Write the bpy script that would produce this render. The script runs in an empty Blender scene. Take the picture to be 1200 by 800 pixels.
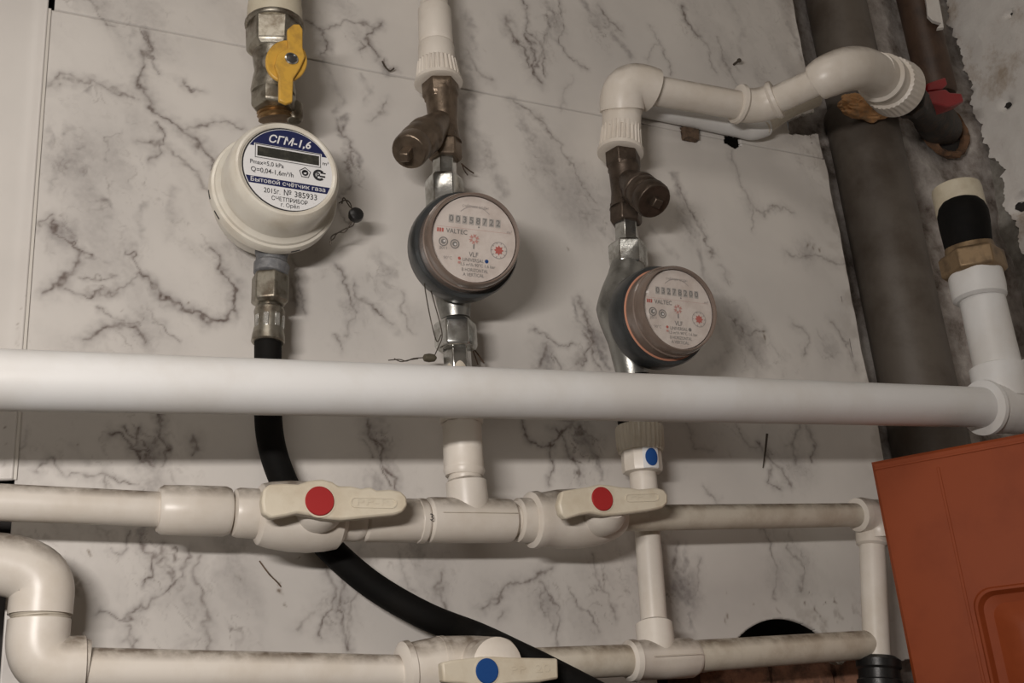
import bpy, bmesh, math, random
import numpy as np
from mathutils import Vector, Matrix, noise
random.seed(4); rng = np.random.default_rng(5)
C = bpy.context.scene.collection
PI = math.pi

# ---------------------------------------------------------------- camera
# the tiled wall is the plane y=0 (x along it, z up), the room lies towards -y
F = 1282.0
RX = Vector((0.8987175, -0.4313559, -0.0789870))     # camera right in world
DN = Vector((0.0780908, 0.3346610, -0.9390973))      # camera down in world
FW = Vector((0.4315190, 0.8378151, 0.3344507))       # camera forward in world
CAM = Vector((-0.3667912, -0.7121428, -0.2842831))
cd = bpy.data.cameras.new('camera'); cam = bpy.data.objects.new('camera', cd); C.objects.link(cam)
cd.sensor_width = 36.0; cd.lens = F/1200*36.0; cd.clip_start = 0.01
m = Matrix.Identity(4)
for i in range(3):
    m[i][0] = RX[i]; m[i][1] = -DN[i]; m[i][2] = -FW[i]; m[i][3] = CAM[i]
cam.matrix_world = m
bpy.context.scene.camera = cam

# ---------------------------------------------------------------- light, world, exposure
w = bpy.data.worlds.new('world'); bpy.context.scene.world = w; w.use_nodes = True
w.node_tree.nodes['Background'].inputs[0].default_value = (0.9, 0.95, 1.0, 1)
w.node_tree.nodes['Background'].inputs[1].default_value = 0.05
def lamp(name, loc, target, size, power, col, size_y=None):
    l = bpy.data.lights.new(name, 'AREA'); l.shape = 'RECTANGLE' if size_y else 'DISK'; l.size = size; l.energy = power; l.color = col
    if size_y: l.size_y = size_y
    o = bpy.data.objects.new(name, l); C.objects.link(o); o.location = loc
    o.rotation_euler = (Vector(target)-Vector(loc)).to_track_quat('-Z', 'Y').to_euler()
lamp('work_light', (-0.56, -0.72, -0.13), (-0.02, 0, -0.04), 0.20, 4.7, (1.0, 0.935, 0.885), 0.028)
lamp('fill_light', (-0.65, -1.1, 0.93), (-0.5, -0.8, -0.5), 0.8, 7.0, (1.0, 0.92, 0.84))  # broad fill added to lift the shadows, no known lamp hangs there
vs = bpy.context.scene.view_settings
vs.view_transform = 'Standard'; vs.look = 'None'; vs.gamma = 1.0; vs.use_curve_mapping = False
vs.exposure = -0.14

# ---------------------------------------------------------------- helpers
def P(px, py, d=0.0):
    """point at distance d in front of the tiled wall that is seen at a photo position"""
    r = FW + RX*((px-600)/F) + DN*((py-400)/F)
    return CAM + r*((-d-CAM.y)/r.y)
def depth(p): return (p-CAM).dot(FW)
def R(p, hw): return hw*depth(p)/F
def frame(n, up=None):
    n = n.normalized()
    if up is None: up = Vector((0, 0, 1)) if abs(n.z) < 0.9 else Vector((0, -1, 0))
    u = up.cross(n).normalized(); v = n.cross(u).normalized()
    return u, v, n

def lathe(bm, p0, n, prof, seg=32, ribs=0, amp=0.0, rot=0.0, ribrange=None, caps=True):
    u, v, n = frame(n); rings = []
    if ribs: seg = ribs*4
    for k, (t, r) in enumerate(prof):
        ring = []
        for i in range(seg):
            a = 2*PI*i/seg+rot
            rr = r
            if ribs and (ribrange is None or ribrange[0] <= k <= ribrange[1]):
                rr = r*(1-(amp if i % 4 in (0, 1) else 0))
            ring.append(bm.verts.new(p0+n*t+(u*math.cos(a)+v*math.sin(a))*max(rr, 1e-5)))
        rings.append(ring)
    for a, b in zip(rings, rings[1:]):
        for i in range(seg):
            j = (i+1) % seg
            bm.faces.new((a[i], a[j], b[j], b[i]))
    if caps:
        bm.faces.new(list(reversed(rings[0]))); bm.faces.new(rings[-1])
def lp(bm, a, b, prof, **k):
    """lathe from photo point a=(x,y,d) to b, profile of (fraction, half width in pixels)"""
    A, B = P(*a), P(*b); L = (B-A).length; s = depth((A+B)/2)/F
    lathe(bm, A, B-A, [(t*L, hw*s) for t, hw in prof], **k)
def tube(bm, pts, rad, seg=24, smooth=0, caps=True):
    pts = [Vector(p) for p in pts]
    if not hasattr(rad, '__len__'): rad = [rad]*len(pts)
    if smooth:
        q, rr = [], []
        n = len(pts)
        for i in range(n-1):
            p0, p1, p2, p3 = pts[max(i-1, 0)], pts[i], pts[i+1], pts[min(i+2, n-1)]
            for s in range(smooth):
                t = s/smooth
                q.append(0.5*((2*p1)+(p2-p0)*t+(2*p0-5*p1+4*p2-p3)*t*t+(3*p1-p0-3*p2+p3)*t**3))
                rr.append(rad[i]*(1-t)+rad[i+1]*t)
        q.append(pts[-1]); rr.append(rad[-1]); pts, rad = q, rr
    rings = []; u = None
    for i, p in enumerate(pts):
        t = (pts[min(i+1, len(pts)-1)]-pts[max(i-1, 0)]).normalized()
        if u is None: u = frame(t)[0]
        u = (u-t*u.dot(t)).normalized(); v = t.cross(u)
        rings.append([bm.verts.new(p+(u*math.cos(2*PI*k/seg)+v*math.sin(2*PI*k/seg))*rad[i]) for k in range(seg)])
    for a, b in zip(rings, rings[1:]):
        for k in range(seg):
            j = (k+1) % seg; bm.faces.new((a[k], a[j], b[j], b[k]))
    if caps:
        bm.faces.new(list(reversed(rings[0]))); bm.faces.new(rings[-1])
def bend(A, Cn, B, n=12, keep=0.0):
    """points of an elbow from A round corner Cn to B"""
    A, Cn, B = Vector(A), Vector(Cn), Vector(B)
    a = A.lerp(Cn, keep); b = B.lerp(Cn, keep)
    out = [A] if keep else []
    for i in range(n+1):
        t = i/n; out.append(a*(1-t)**2+Cn*2*t*(1-t)+b*t*t)
    if keep: out.append(B)
    return out
def prism(bm, pts, off):
    """outline pts (world) extruded by vector off"""
    off = Vector(off)
    a = [bm.verts.new(p) for p in pts]; b = [bm.verts.new(Vector(p)+off) for p in pts]
    bm.faces.new(a); bm.faces.new(list(reversed(b)))
    for i in range(len(a)):
        j = (i+1) % len(a); bm.faces.new((a[j], a[i], b[i], b[j]))
def pprism(bm, px, d0, d1):
    prism(bm, [P(x, y, d0) for x, y in px], (0, d0-d1, 0))
def box(bm, c, ax, h):
    c = Vector(c); vs_ = []
    for sx in (-1, 1):
        for sy in (-1, 1):
            for sz in (-1, 1):
                vs_.append(bm.verts.new(c+ax[0]*h[0]*sx+ax[1]*h[1]*sy+ax[2]*h[2]*sz))
    for f in ((0, 1, 3, 2), (4, 6, 7, 5), (0, 4, 5, 1), (2, 3, 7, 6), (0, 2, 6, 4), (1, 5, 7, 3)):
        bm.faces.new([vs_[i] for i in f])
AX = (Vector((1, 0, 0)), Vector((0, 1, 0)), Vector((0, 0, 1)))
def wloc(o):
    p = Vector((0, 0, 0))
    while o: p += o.location; o = o.parent
    return p
def obj(name, bm, mat, parent=None, loc=None, bevel=0, smooth=35, sub=0):
    if isinstance(bm, bmesh.types.BMesh):
        (bmesh.ops.recalc_face_normals(bm, faces=bm.faces) if name != 'clear_cover' else None)
        me = bpy.data.meshes.new(name); bm.to_mesh(me); bm.free()
    else: me = bm
    o = bpy.data.objects.new(name, me)
    if parent: base = wloc(parent); o.parent = parent
    else:
        if loc is None:
            n = len(me.vertices); co = np.empty(n*3, np.float32); me.vertices.foreach_get('co', co)
            co = co.reshape(-1, 3); loc = Vector([float(x) for x in (co.min(0)+co.max(0))/2])
        base = Vector(loc); o.location = base
    me.transform(Matrix.Translation(-base))
    if mat: me.materials.append(mat)
    if smooth and len(me.polygons):
        me.polygons.foreach_set('use_smooth', [True]*len(me.polygons))
        me.set_sharp_from_angle(angle=math.radians(smooth))
    C.objects.link(o)
    if bevel:
        b = o.modifiers.new('bevel', 'BEVEL'); b.width = bevel; b.segments = 2; b.limit_method = 'ANGLE'; b.angle_limit = math.radians(30)
    if sub:
        s = o.modifiers.new('sub', 'SUBSURF'); s.levels = sub; s.render_levels = sub
    return o
def B(): return bmesh.new()
def tag(o, label, cat, group=None, kind=None):
    o['label'] = label
    if cat: o['category'] = cat
    if group: o['group'] = group
    if kind: o['kind'] = kind
    return o
def thing(name, loc, label, cat, group=None):
    o = bpy.data.objects.new(name, None); o.empty_display_size = 0.02; C.objects.link(o); o.location = loc
    return tag(o, label, cat, group)
def struct(name, bm, mat, **k):
    o = obj(name, bm, mat, **k); o['kind'] = 'structure'; return o

# ---------------------------------------------------------------- materials
def mat(name, col, rough=0.5, metal=0.0, spec=0.5, grime=None, gscale=60, gamt=0.5, bump=0.0, bscale=300, dust=None, dustamt=0.0, coat=0.0):
    m = bpy.data.materials.new(name); m.use_nodes = True; nt = m.node_tree; b = nt.nodes['Principled BSDF']
    b.inputs['Roughness'].default_value = rough; b.inputs['Metallic'].default_value = metal
    b.inputs['Specular IOR Level'].default_value = spec; b.inputs['Coat Weight'].default_value = coat
    b.inputs['Base Color'].default_value = (*col, 1)
    tc = nt.nodes.new('ShaderNodeTexCoord'); last = None
    def nz(sc, det=6, lo=0.45, hi=0.65, rgh=0.6):
        n = nt.nodes.new('ShaderNodeTexNoise'); n.inputs['Scale'].default_value = sc; n.inputs['Detail'].default_value = det
        n.inputs['Roughness'].default_value = rgh
        nt.links.new(tc.outputs['Object'], n.inputs['Vector'])
        mr = nt.nodes.new('ShaderNodeMapRange'); mr.inputs[1].default_value = lo; mr.inputs[2].default_value = hi
        nt.links.new(n.outputs['Fac'], mr.inputs[0]); return n, mr
    def mix(fac, c2):
        nonlocal last
        x = nt.nodes.new('ShaderNodeMix'); x.data_type = 'RGBA'
        nt.links.new(fac, x.inputs[0])
        if last: nt.links.new(last, x.inputs[6])
        else: x.inputs[6].default_value = (*col, 1)
        x.inputs[7].default_value = (*c2, 1); last = x.outputs[2]
    def mul(a, k):
        mm = nt.nodes.new('ShaderNodeMath'); mm.operation = 'MULTIPLY'; nt.links.new(a, mm.inputs[0])
        if isinstance(k, float): mm.inputs[1].default_value = k
        else: nt.links.new(k, mm.inputs[1])
        return mm.outputs[0]
    if grime:
        n, mr = nz(gscale); mix(mul(mr.outputs[0], float(gamt)), grime)
    if dust:   # settled dust on faces that look up
        g = nt.nodes.new('ShaderNodeNewGeometry'); sx = nt.nodes.new('ShaderNodeSeparateXYZ'); nt.links.new(g.outputs['Normal'], sx.inputs[0])
        mr = nt.nodes.new('ShaderNodeMapRange'); mr.inputs[1].default_value = 0.30; mr.inputs[2].default_value = 0.85
        nt.links.new(sx.outputs[2], mr.inputs[0])
        n, mr2 = nz(90, 8, 0.25, 0.6)
        mix(mul(mul(mr.outputs[0], mr2.outputs[0]), float(dustamt)), dust)
    if last: nt.links.new(last, b.inputs['Base Color'])
    if bump:
        n, mr = nz(bscale, 4, 0, 1); bp = nt.nodes.new('ShaderNodeBump'); bp.inputs['Strength'].default_value = bump
        bp.inputs['Distance'].default_value = 0.001; nt.links.new(n.outputs['Fac'], bp.inputs['Height']); nt.links.new(bp.outputs[0], b.inputs['Normal'])
    return m
BR = (0.115, 0.08, 0.05)
M = {
 'pp': mat('white_plastic', (0.73, 0.68, 0.61), 0.36, grime=(0.50, 0.42, 0.32), gscale=28, gamt=0.28, dust=BR, dustamt=0.9, bump=0.05),
 'ppb': mat('white_plastic_clean', (0.70, 0.70, 0.69), 0.42, grime=(0.50, 0.45, 0.38), gscale=14, gamt=0.3, bump=0.04),
 'ppd': mat('dusty_shaded_plastic', (0.60, 0.55, 0.46), 0.5, grime=(0.36, 0.29, 0.21), gscale=45, gamt=0.45, dust=BR, dustamt=0.9, bump=0.08),
 'handle': mat('handle_plastic', (0.66, 0.60, 0.48), 0.45, grime=(0.48, 0.39, 0.27), gscale=60, gamt=0.4, bump=0.05),
 'cream': mat('cream_paint', (0.58, 0.53, 0.41), 0.45, grime=(0.35, 0.28, 0.18), gscale=50, gamt=0.4, bump=0.15),
 'meter': mat('meter_enamel', (0.68, 0.65, 0.57), 0.28, grime=(0.42, 0.33, 0.22), gscale=40, gamt=0.28, coat=0.3, bump=0.03),
 'nickel': mat('nickel', (0.34, 0.32, 0.27), 0.38, 0.85, grime=(0.12, 0.09, 0.06), gscale=90, gamt=0.8, bump=0.15, dust=BR, dustamt=0.4),
 'chrome': mat('chrome', (0.62, 0.63, 0.61), 0.22, 0.95, grime=(0.20, 0.18, 0.15), gscale=110, gamt=0.6, bump=0.12),
 'bronze': mat('bronze', (0.20, 0.155, 0.115), 0.36, 0.75, grime=(0.08, 0.06, 0.045), gscale=80, gamt=0.6, bump=0.25),
 'bronzed': mat('dark_bronze', (0.105, 0.08, 0.062), 0.38, 0.7, grime=(0.04, 0.03, 0.022), gscale=80, gamt=0.6, bump=0.25),
 'brass': mat('brass', (0.30, 0.19, 0.09), 0.38, 0.85, grime=(0.16, 0.10, 0.05), gscale=100, gamt=0.6, bump=0.1),
 'brassd': mat('old_brass', (0.27, 0.19, 0.11), 0.5, 0.6, grime=(0.10, 0.07, 0.045), gscale=70, gamt=0.7, bump=0.2),
 'bodym': mat('meter_casting', (0.32, 0.32, 0.30), 0.34, 0.8, grime=(0.09, 0.085, 0.075), gscale=60, gamt=0.5, bump=0.25),
 'casting': mat('dark_casting', (0.055, 0.06, 0.062), 0.32, 0.3, bump=0.15, grime=(0.025, 0.025, 0.025), gscale=50, gamt=0.5),
 'dark': mat('dark_plastic', (0.045, 0.045, 0.045), 0.32, bump=0.05, bscale=150),
 'ring': mat('smoky_plastic', (0.185, 0.14, 0.115), 0.26, coat=0.5, grime=(0.12, 0.09, 0.075), gscale=30, gamt=0.4),
 'amber': mat('amber_ring', (0.55, 0.26, 0.17), 0.35),
 'yellow': mat('yellow_paint', (0.60, 0.35, 0.055), 0.42, grime=(0.22, 0.12, 0.04), gscale=110, gamt=0.4, bump=0.06),
 'zinc': mat('grey_zinc', (0.16, 0.165, 0.175), 0.6, 0.3, grime=(0.33, 0.33, 0.33), gscale=160, gamt=0.6, bump=0.4),
 'rubber': mat('black_rubber', (0.004, 0.0038, 0.0035), 0.75, spec=0.15, bump=0.1, grime=(0.010, 0.0085, 0.007), gscale=40, gamt=0.5),
 'shiny': mat('black_seal', (0.012, 0.012, 0.012), 0.35, bump=0.2),
 'lead': mat('lead', (0.12, 0.105, 0.075), 0.6, 0.5, bump=0.4),
 'wire': mat('wire', (0.09, 0.075, 0.06), 0.5, 0.6),
 'label': mat('label_white', (0.72, 0.72, 0.72), 0.4),
 'dial': mat('dial_white', (0.68, 0.64, 0.60), 0.6, grime=(0.52, 0.46, 0.42), gscale=60, gamt=0.6),
 'blue': mat('print_blue', (0.013, 0.018, 0.075), 0.4),
 'ink': mat('print_black', (0.02, 0.02, 0.022), 0.5),
 'inkg': mat('print_grey', (0.22, 0.22, 0.215), 0.5),
 'inkl': mat('print_light_grey', (0.36, 0.34, 0.33), 0.5),
 'inkr': mat('print_red', (0.50, 0.13, 0.11), 0.5),
 'inkp': mat('print_pink', (0.55, 0.30, 0.27), 0.5),
 'drum': mat('drum_grey', (0.44, 0.43, 0.41), 0.5),
 'lcd': mat('lcd', (0.035, 0.035, 0.03), 0.25, grime=(0.07, 0.068, 0.055), gscale=200, gamt=0.7),
 'red': mat('red_cap', (0.36, 0.022, 0.022), 0.6, spec=0.3),
 'redp': mat('red_handle', (0.30, 0.012, 0.016), 0.4, bump=0.1),
 'bluecap': mat('blue_cap', (0.012, 0.065, 0.24), 0.7, spec=0.2),
 'sticker': mat('sticker', (0.70, 0.71, 0.72), 0.5),
 'riser': mat('grey_riser', (0.118, 0.100, 0.082), 0.55, grime=(0.060, 0.044, 0.032), gscale=18, gamt=0.7, bump=0.1),
 'brownp': mat('brown_riser', (0.085, 0.05, 0.032), 0.5, grime=(0.035, 0.02, 0.014), gscale=30, gamt=0.7, bump=0.3),
 'black': mat('black_iron', (0.03, 0.027, 0.024), 0.6, 0.2, bump=0.5, grime=(0.09, 0.05, 0.025), gscale=120, gamt=0.5),
 'rust': mat('rust', (0.20, 0.11, 0.06), 0.85, bump=1.0, bscale=200, grime=(0.07, 0.045, 0.03), gscale=120, gamt=0.8),
 'foam': mat('orange_foam', (0.66, 0.36, 0.16), 0.8, bump=0.6, bscale=260, grime=(0.40, 0.28, 0.18), gscale=120, gamt=0.8),
 'wood': mat('brown_wood', (0.13, 0.085, 0.055), 0.85, bump=0.8, grime=(0.05, 0.035, 0.025), gscale=150, gamt=0.7),
 'brick': mat('brown_brick', (0.30, 0.15, 0.095), 0.9, bump=1.0, grime=(0.06, 0.035, 0.025), gscale=60, gamt=0.8),
 'mortar': mat('mortar', (0.40, 0.37, 0.33), 0.95, bump=1.0),
 'cavity': mat('dark_masonry', (0.03, 0.027, 0.025), 0.9, bump=1.0, bscale=80),
 'cabinet': mat('red_lacquer', (0.29, 0.060, 0.017), 0.55, spec=0.2, grime=(0.22, 0.042, 0.012), gscale=25, gamt=0.5, bump=0.06, bscale=90),
 'stripm': mat('strip_paint', (0.60, 0.57, 0.52), 0.5),
 'room': mat('room_paint', (0.42, 0.38, 0.33), 0.8, bump=0.1),
 'floor': mat('floor_brown', (0.15, 0.11, 0.08), 0.6),
}
# clear cover of the meters: a thin pane, mostly clear with a gloss
g = bpy.data.materials.new('clear_cover'); g.use_nodes = True; nt = g.node_tree; nt.nodes.clear()
out = nt.nodes.new('ShaderNodeOutputMaterial'); mx = nt.nodes.new('ShaderNodeMixShader'); tr = nt.nodes.new('ShaderNodeBsdfTransparent'); gl = nt.nodes.new('ShaderNodeBsdfGlossy')
tr.inputs[0].default_value = (0.95, 0.93, 0.92, 1); gl.inputs['Roughness'].default_value = 0.12
mx.inputs[0].default_value = 0.07; nt.links.new(tr.outputs[0], mx.inputs[1]); nt.links.new(gl.outputs[0], mx.inputs[2]); nt.links.new(mx.outputs[0], out.inputs[0])
M['clear'] = g

def marble_mat():
    m = bpy.data.materials.new('marble_print'); m.use_nodes = True; nt = m.node_tree; b = nt.nodes['Principled BSDF']
    b.inputs['Roughness'].default_value = 0.36
    def N(t): return nt.nodes.new(t)
    L = nt.links.new
    geo = N('ShaderNodeNewGeometry')
    at = N('ShaderNodeAttribute'); at.attribute_name = 'print'
    sp = N('ShaderNodeSeparateColor'); L(at.outputs['Color'], sp.inputs[0])
    n1 = N('ShaderNodeTexNoise'); n1.inputs['Scale'].default_value = 9; n1.inputs['Detail'].default_value = 5; L(geo.outputs['Position'], n1.inputs['Vector'])
    r1 = N('ShaderNodeMapRange'); r1.inputs[1].default_value = 0.35; r1.inputs[2].default_value = 0.7; L(n1.outputs['Fac'], r1.inputs[0])
    a = N('ShaderNodeMix'); a.data_type = 'RGBA'; a.inputs[6].default_value = (0.66, 0.63, 0.59, 1); a.inputs[7].default_value = (0.56, 0.535, 0.505, 1); L(r1.outputs[0], a.inputs[0])
    # smudges
    n2 = N('ShaderNodeTexNoise'); n2.inputs['Scale'].default_value = 220; n2.inputs['Detail'].default_value = 5; L(geo.outputs['Position'], n2.inputs['Vector'])
    r2 = N('ShaderNodeMapRange'); r2.inputs[1].default_value = 0.3; r2.inputs[2].default_value = 0.62; r2.inputs[3].default_value = 0.6; r2.inputs[4].default_value = 1.0; L(n2.outputs['Fac'], r2.inputs[0])
    k = N('ShaderNodeMath'); k.operation = 'MULTIPLY'; L(sp.outputs[1], k.inputs[0]); L(r2.outputs[0], k.inputs[1])
    s = N('ShaderNodeMix'); s.data_type = 'RGBA'; L(k.outputs[0], s.inputs[0]); L(a.outputs[2], s.inputs[6]); s.inputs[7].default_value = (0.20, 0.18, 0.175, 1)
    k2 = N('ShaderNodeMath'); k2.operation = 'MULTIPLY'; L(sp.outputs[0], k2.inputs[0]); L(r2.outputs[0], k2.inputs[1])
    v = N('ShaderNodeMix'); v.data_type = 'RGBA'; L(k2.outputs[0], v.inputs[0]); L(s.outputs[2], v.inputs[6]); v.inputs[7].default_value = (0.115, 0.085, 0.072, 1)
    # dirt
    d = N('ShaderNodeMix'); d.data_type = 'RGBA'; L(sp.outputs[2], d.inputs[0]); L(v.outputs[2], d.inputs[6]); d.inputs[7].default_value = (0.13, 0.085, 0.05, 1)
    L(d.outputs[2], b.inputs['Base Color'])
    return m
M['marble'] = marble_mat()
def concrete(name, cols, sc):
    m = bpy.data.materials.new(name); m.use_nodes = True; nt = m.node_tree; b = nt.nodes['Principled BSDF']; b.inputs['Roughness'].default_value = 0.9
    geo = nt.nodes.new('ShaderNodeNewGeometry'); n = nt.nodes.new('ShaderNodeTexNoise'); n.inputs['Scale'].default_value = sc; n.inputs['Detail'].default_value = 9; n.inputs['Roughness'].default_value = 0.68
    nt.links.new(geo.outputs['Position'], n.inputs['Vector'])
    cr = nt.nodes.new('ShaderNodeValToRGB'); e = cr.color_ramp.elements; e[0].position = 0.32; e[0].color = (*cols[0], 1); e[1].position = 0.68; e[1].color = (*cols[-1], 1)
    for i, c in enumerate(cols[1:-1]):
        q = e.new(0.32+0.36*(i+1)/(len(cols)-1)); q.color = (*c, 1)
    nt.links.new(n.outputs['Fac'], cr.inputs[0]); nt.links.new(cr.outputs[0], b.inputs['Base Color'])
    bp = nt.nodes.new('ShaderNodeBump'); bp.inputs['Strength'].default_value = 0.9; bp.inputs['Distance'].default_value = 0.003
    nt.links.new(n.outputs['Fac'], bp.inputs['Height']); nt.links.new(bp.outputs[0], b.inputs['Normal'])
    return m
M['concrete'] = concrete('rough_concrete', [(0.10, 0.075, 0.06), (0.30, 0.265, 0.24), (0.46, 0.425, 0.40), (0.62, 0.59, 0.55)], 28)
M['concrete2'] = concrete('green_grey_plaster', [(0.12, 0.10, 0.085), (0.28, 0.265, 0.235), (0.44, 0.42, 0.38)], 25)
M['plaster'] = concrete('old_whitewash', [(0.50, 0.42, 0.34), (0.80, 0.77, 0.73), (0.85, 0.83, 0.79), (0.87, 0.85, 0.81)], 12)

# ---------------------------------------------------------------- setting
SEAM = 0.2215; XL = -0.345; XR = 0.3635
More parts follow.
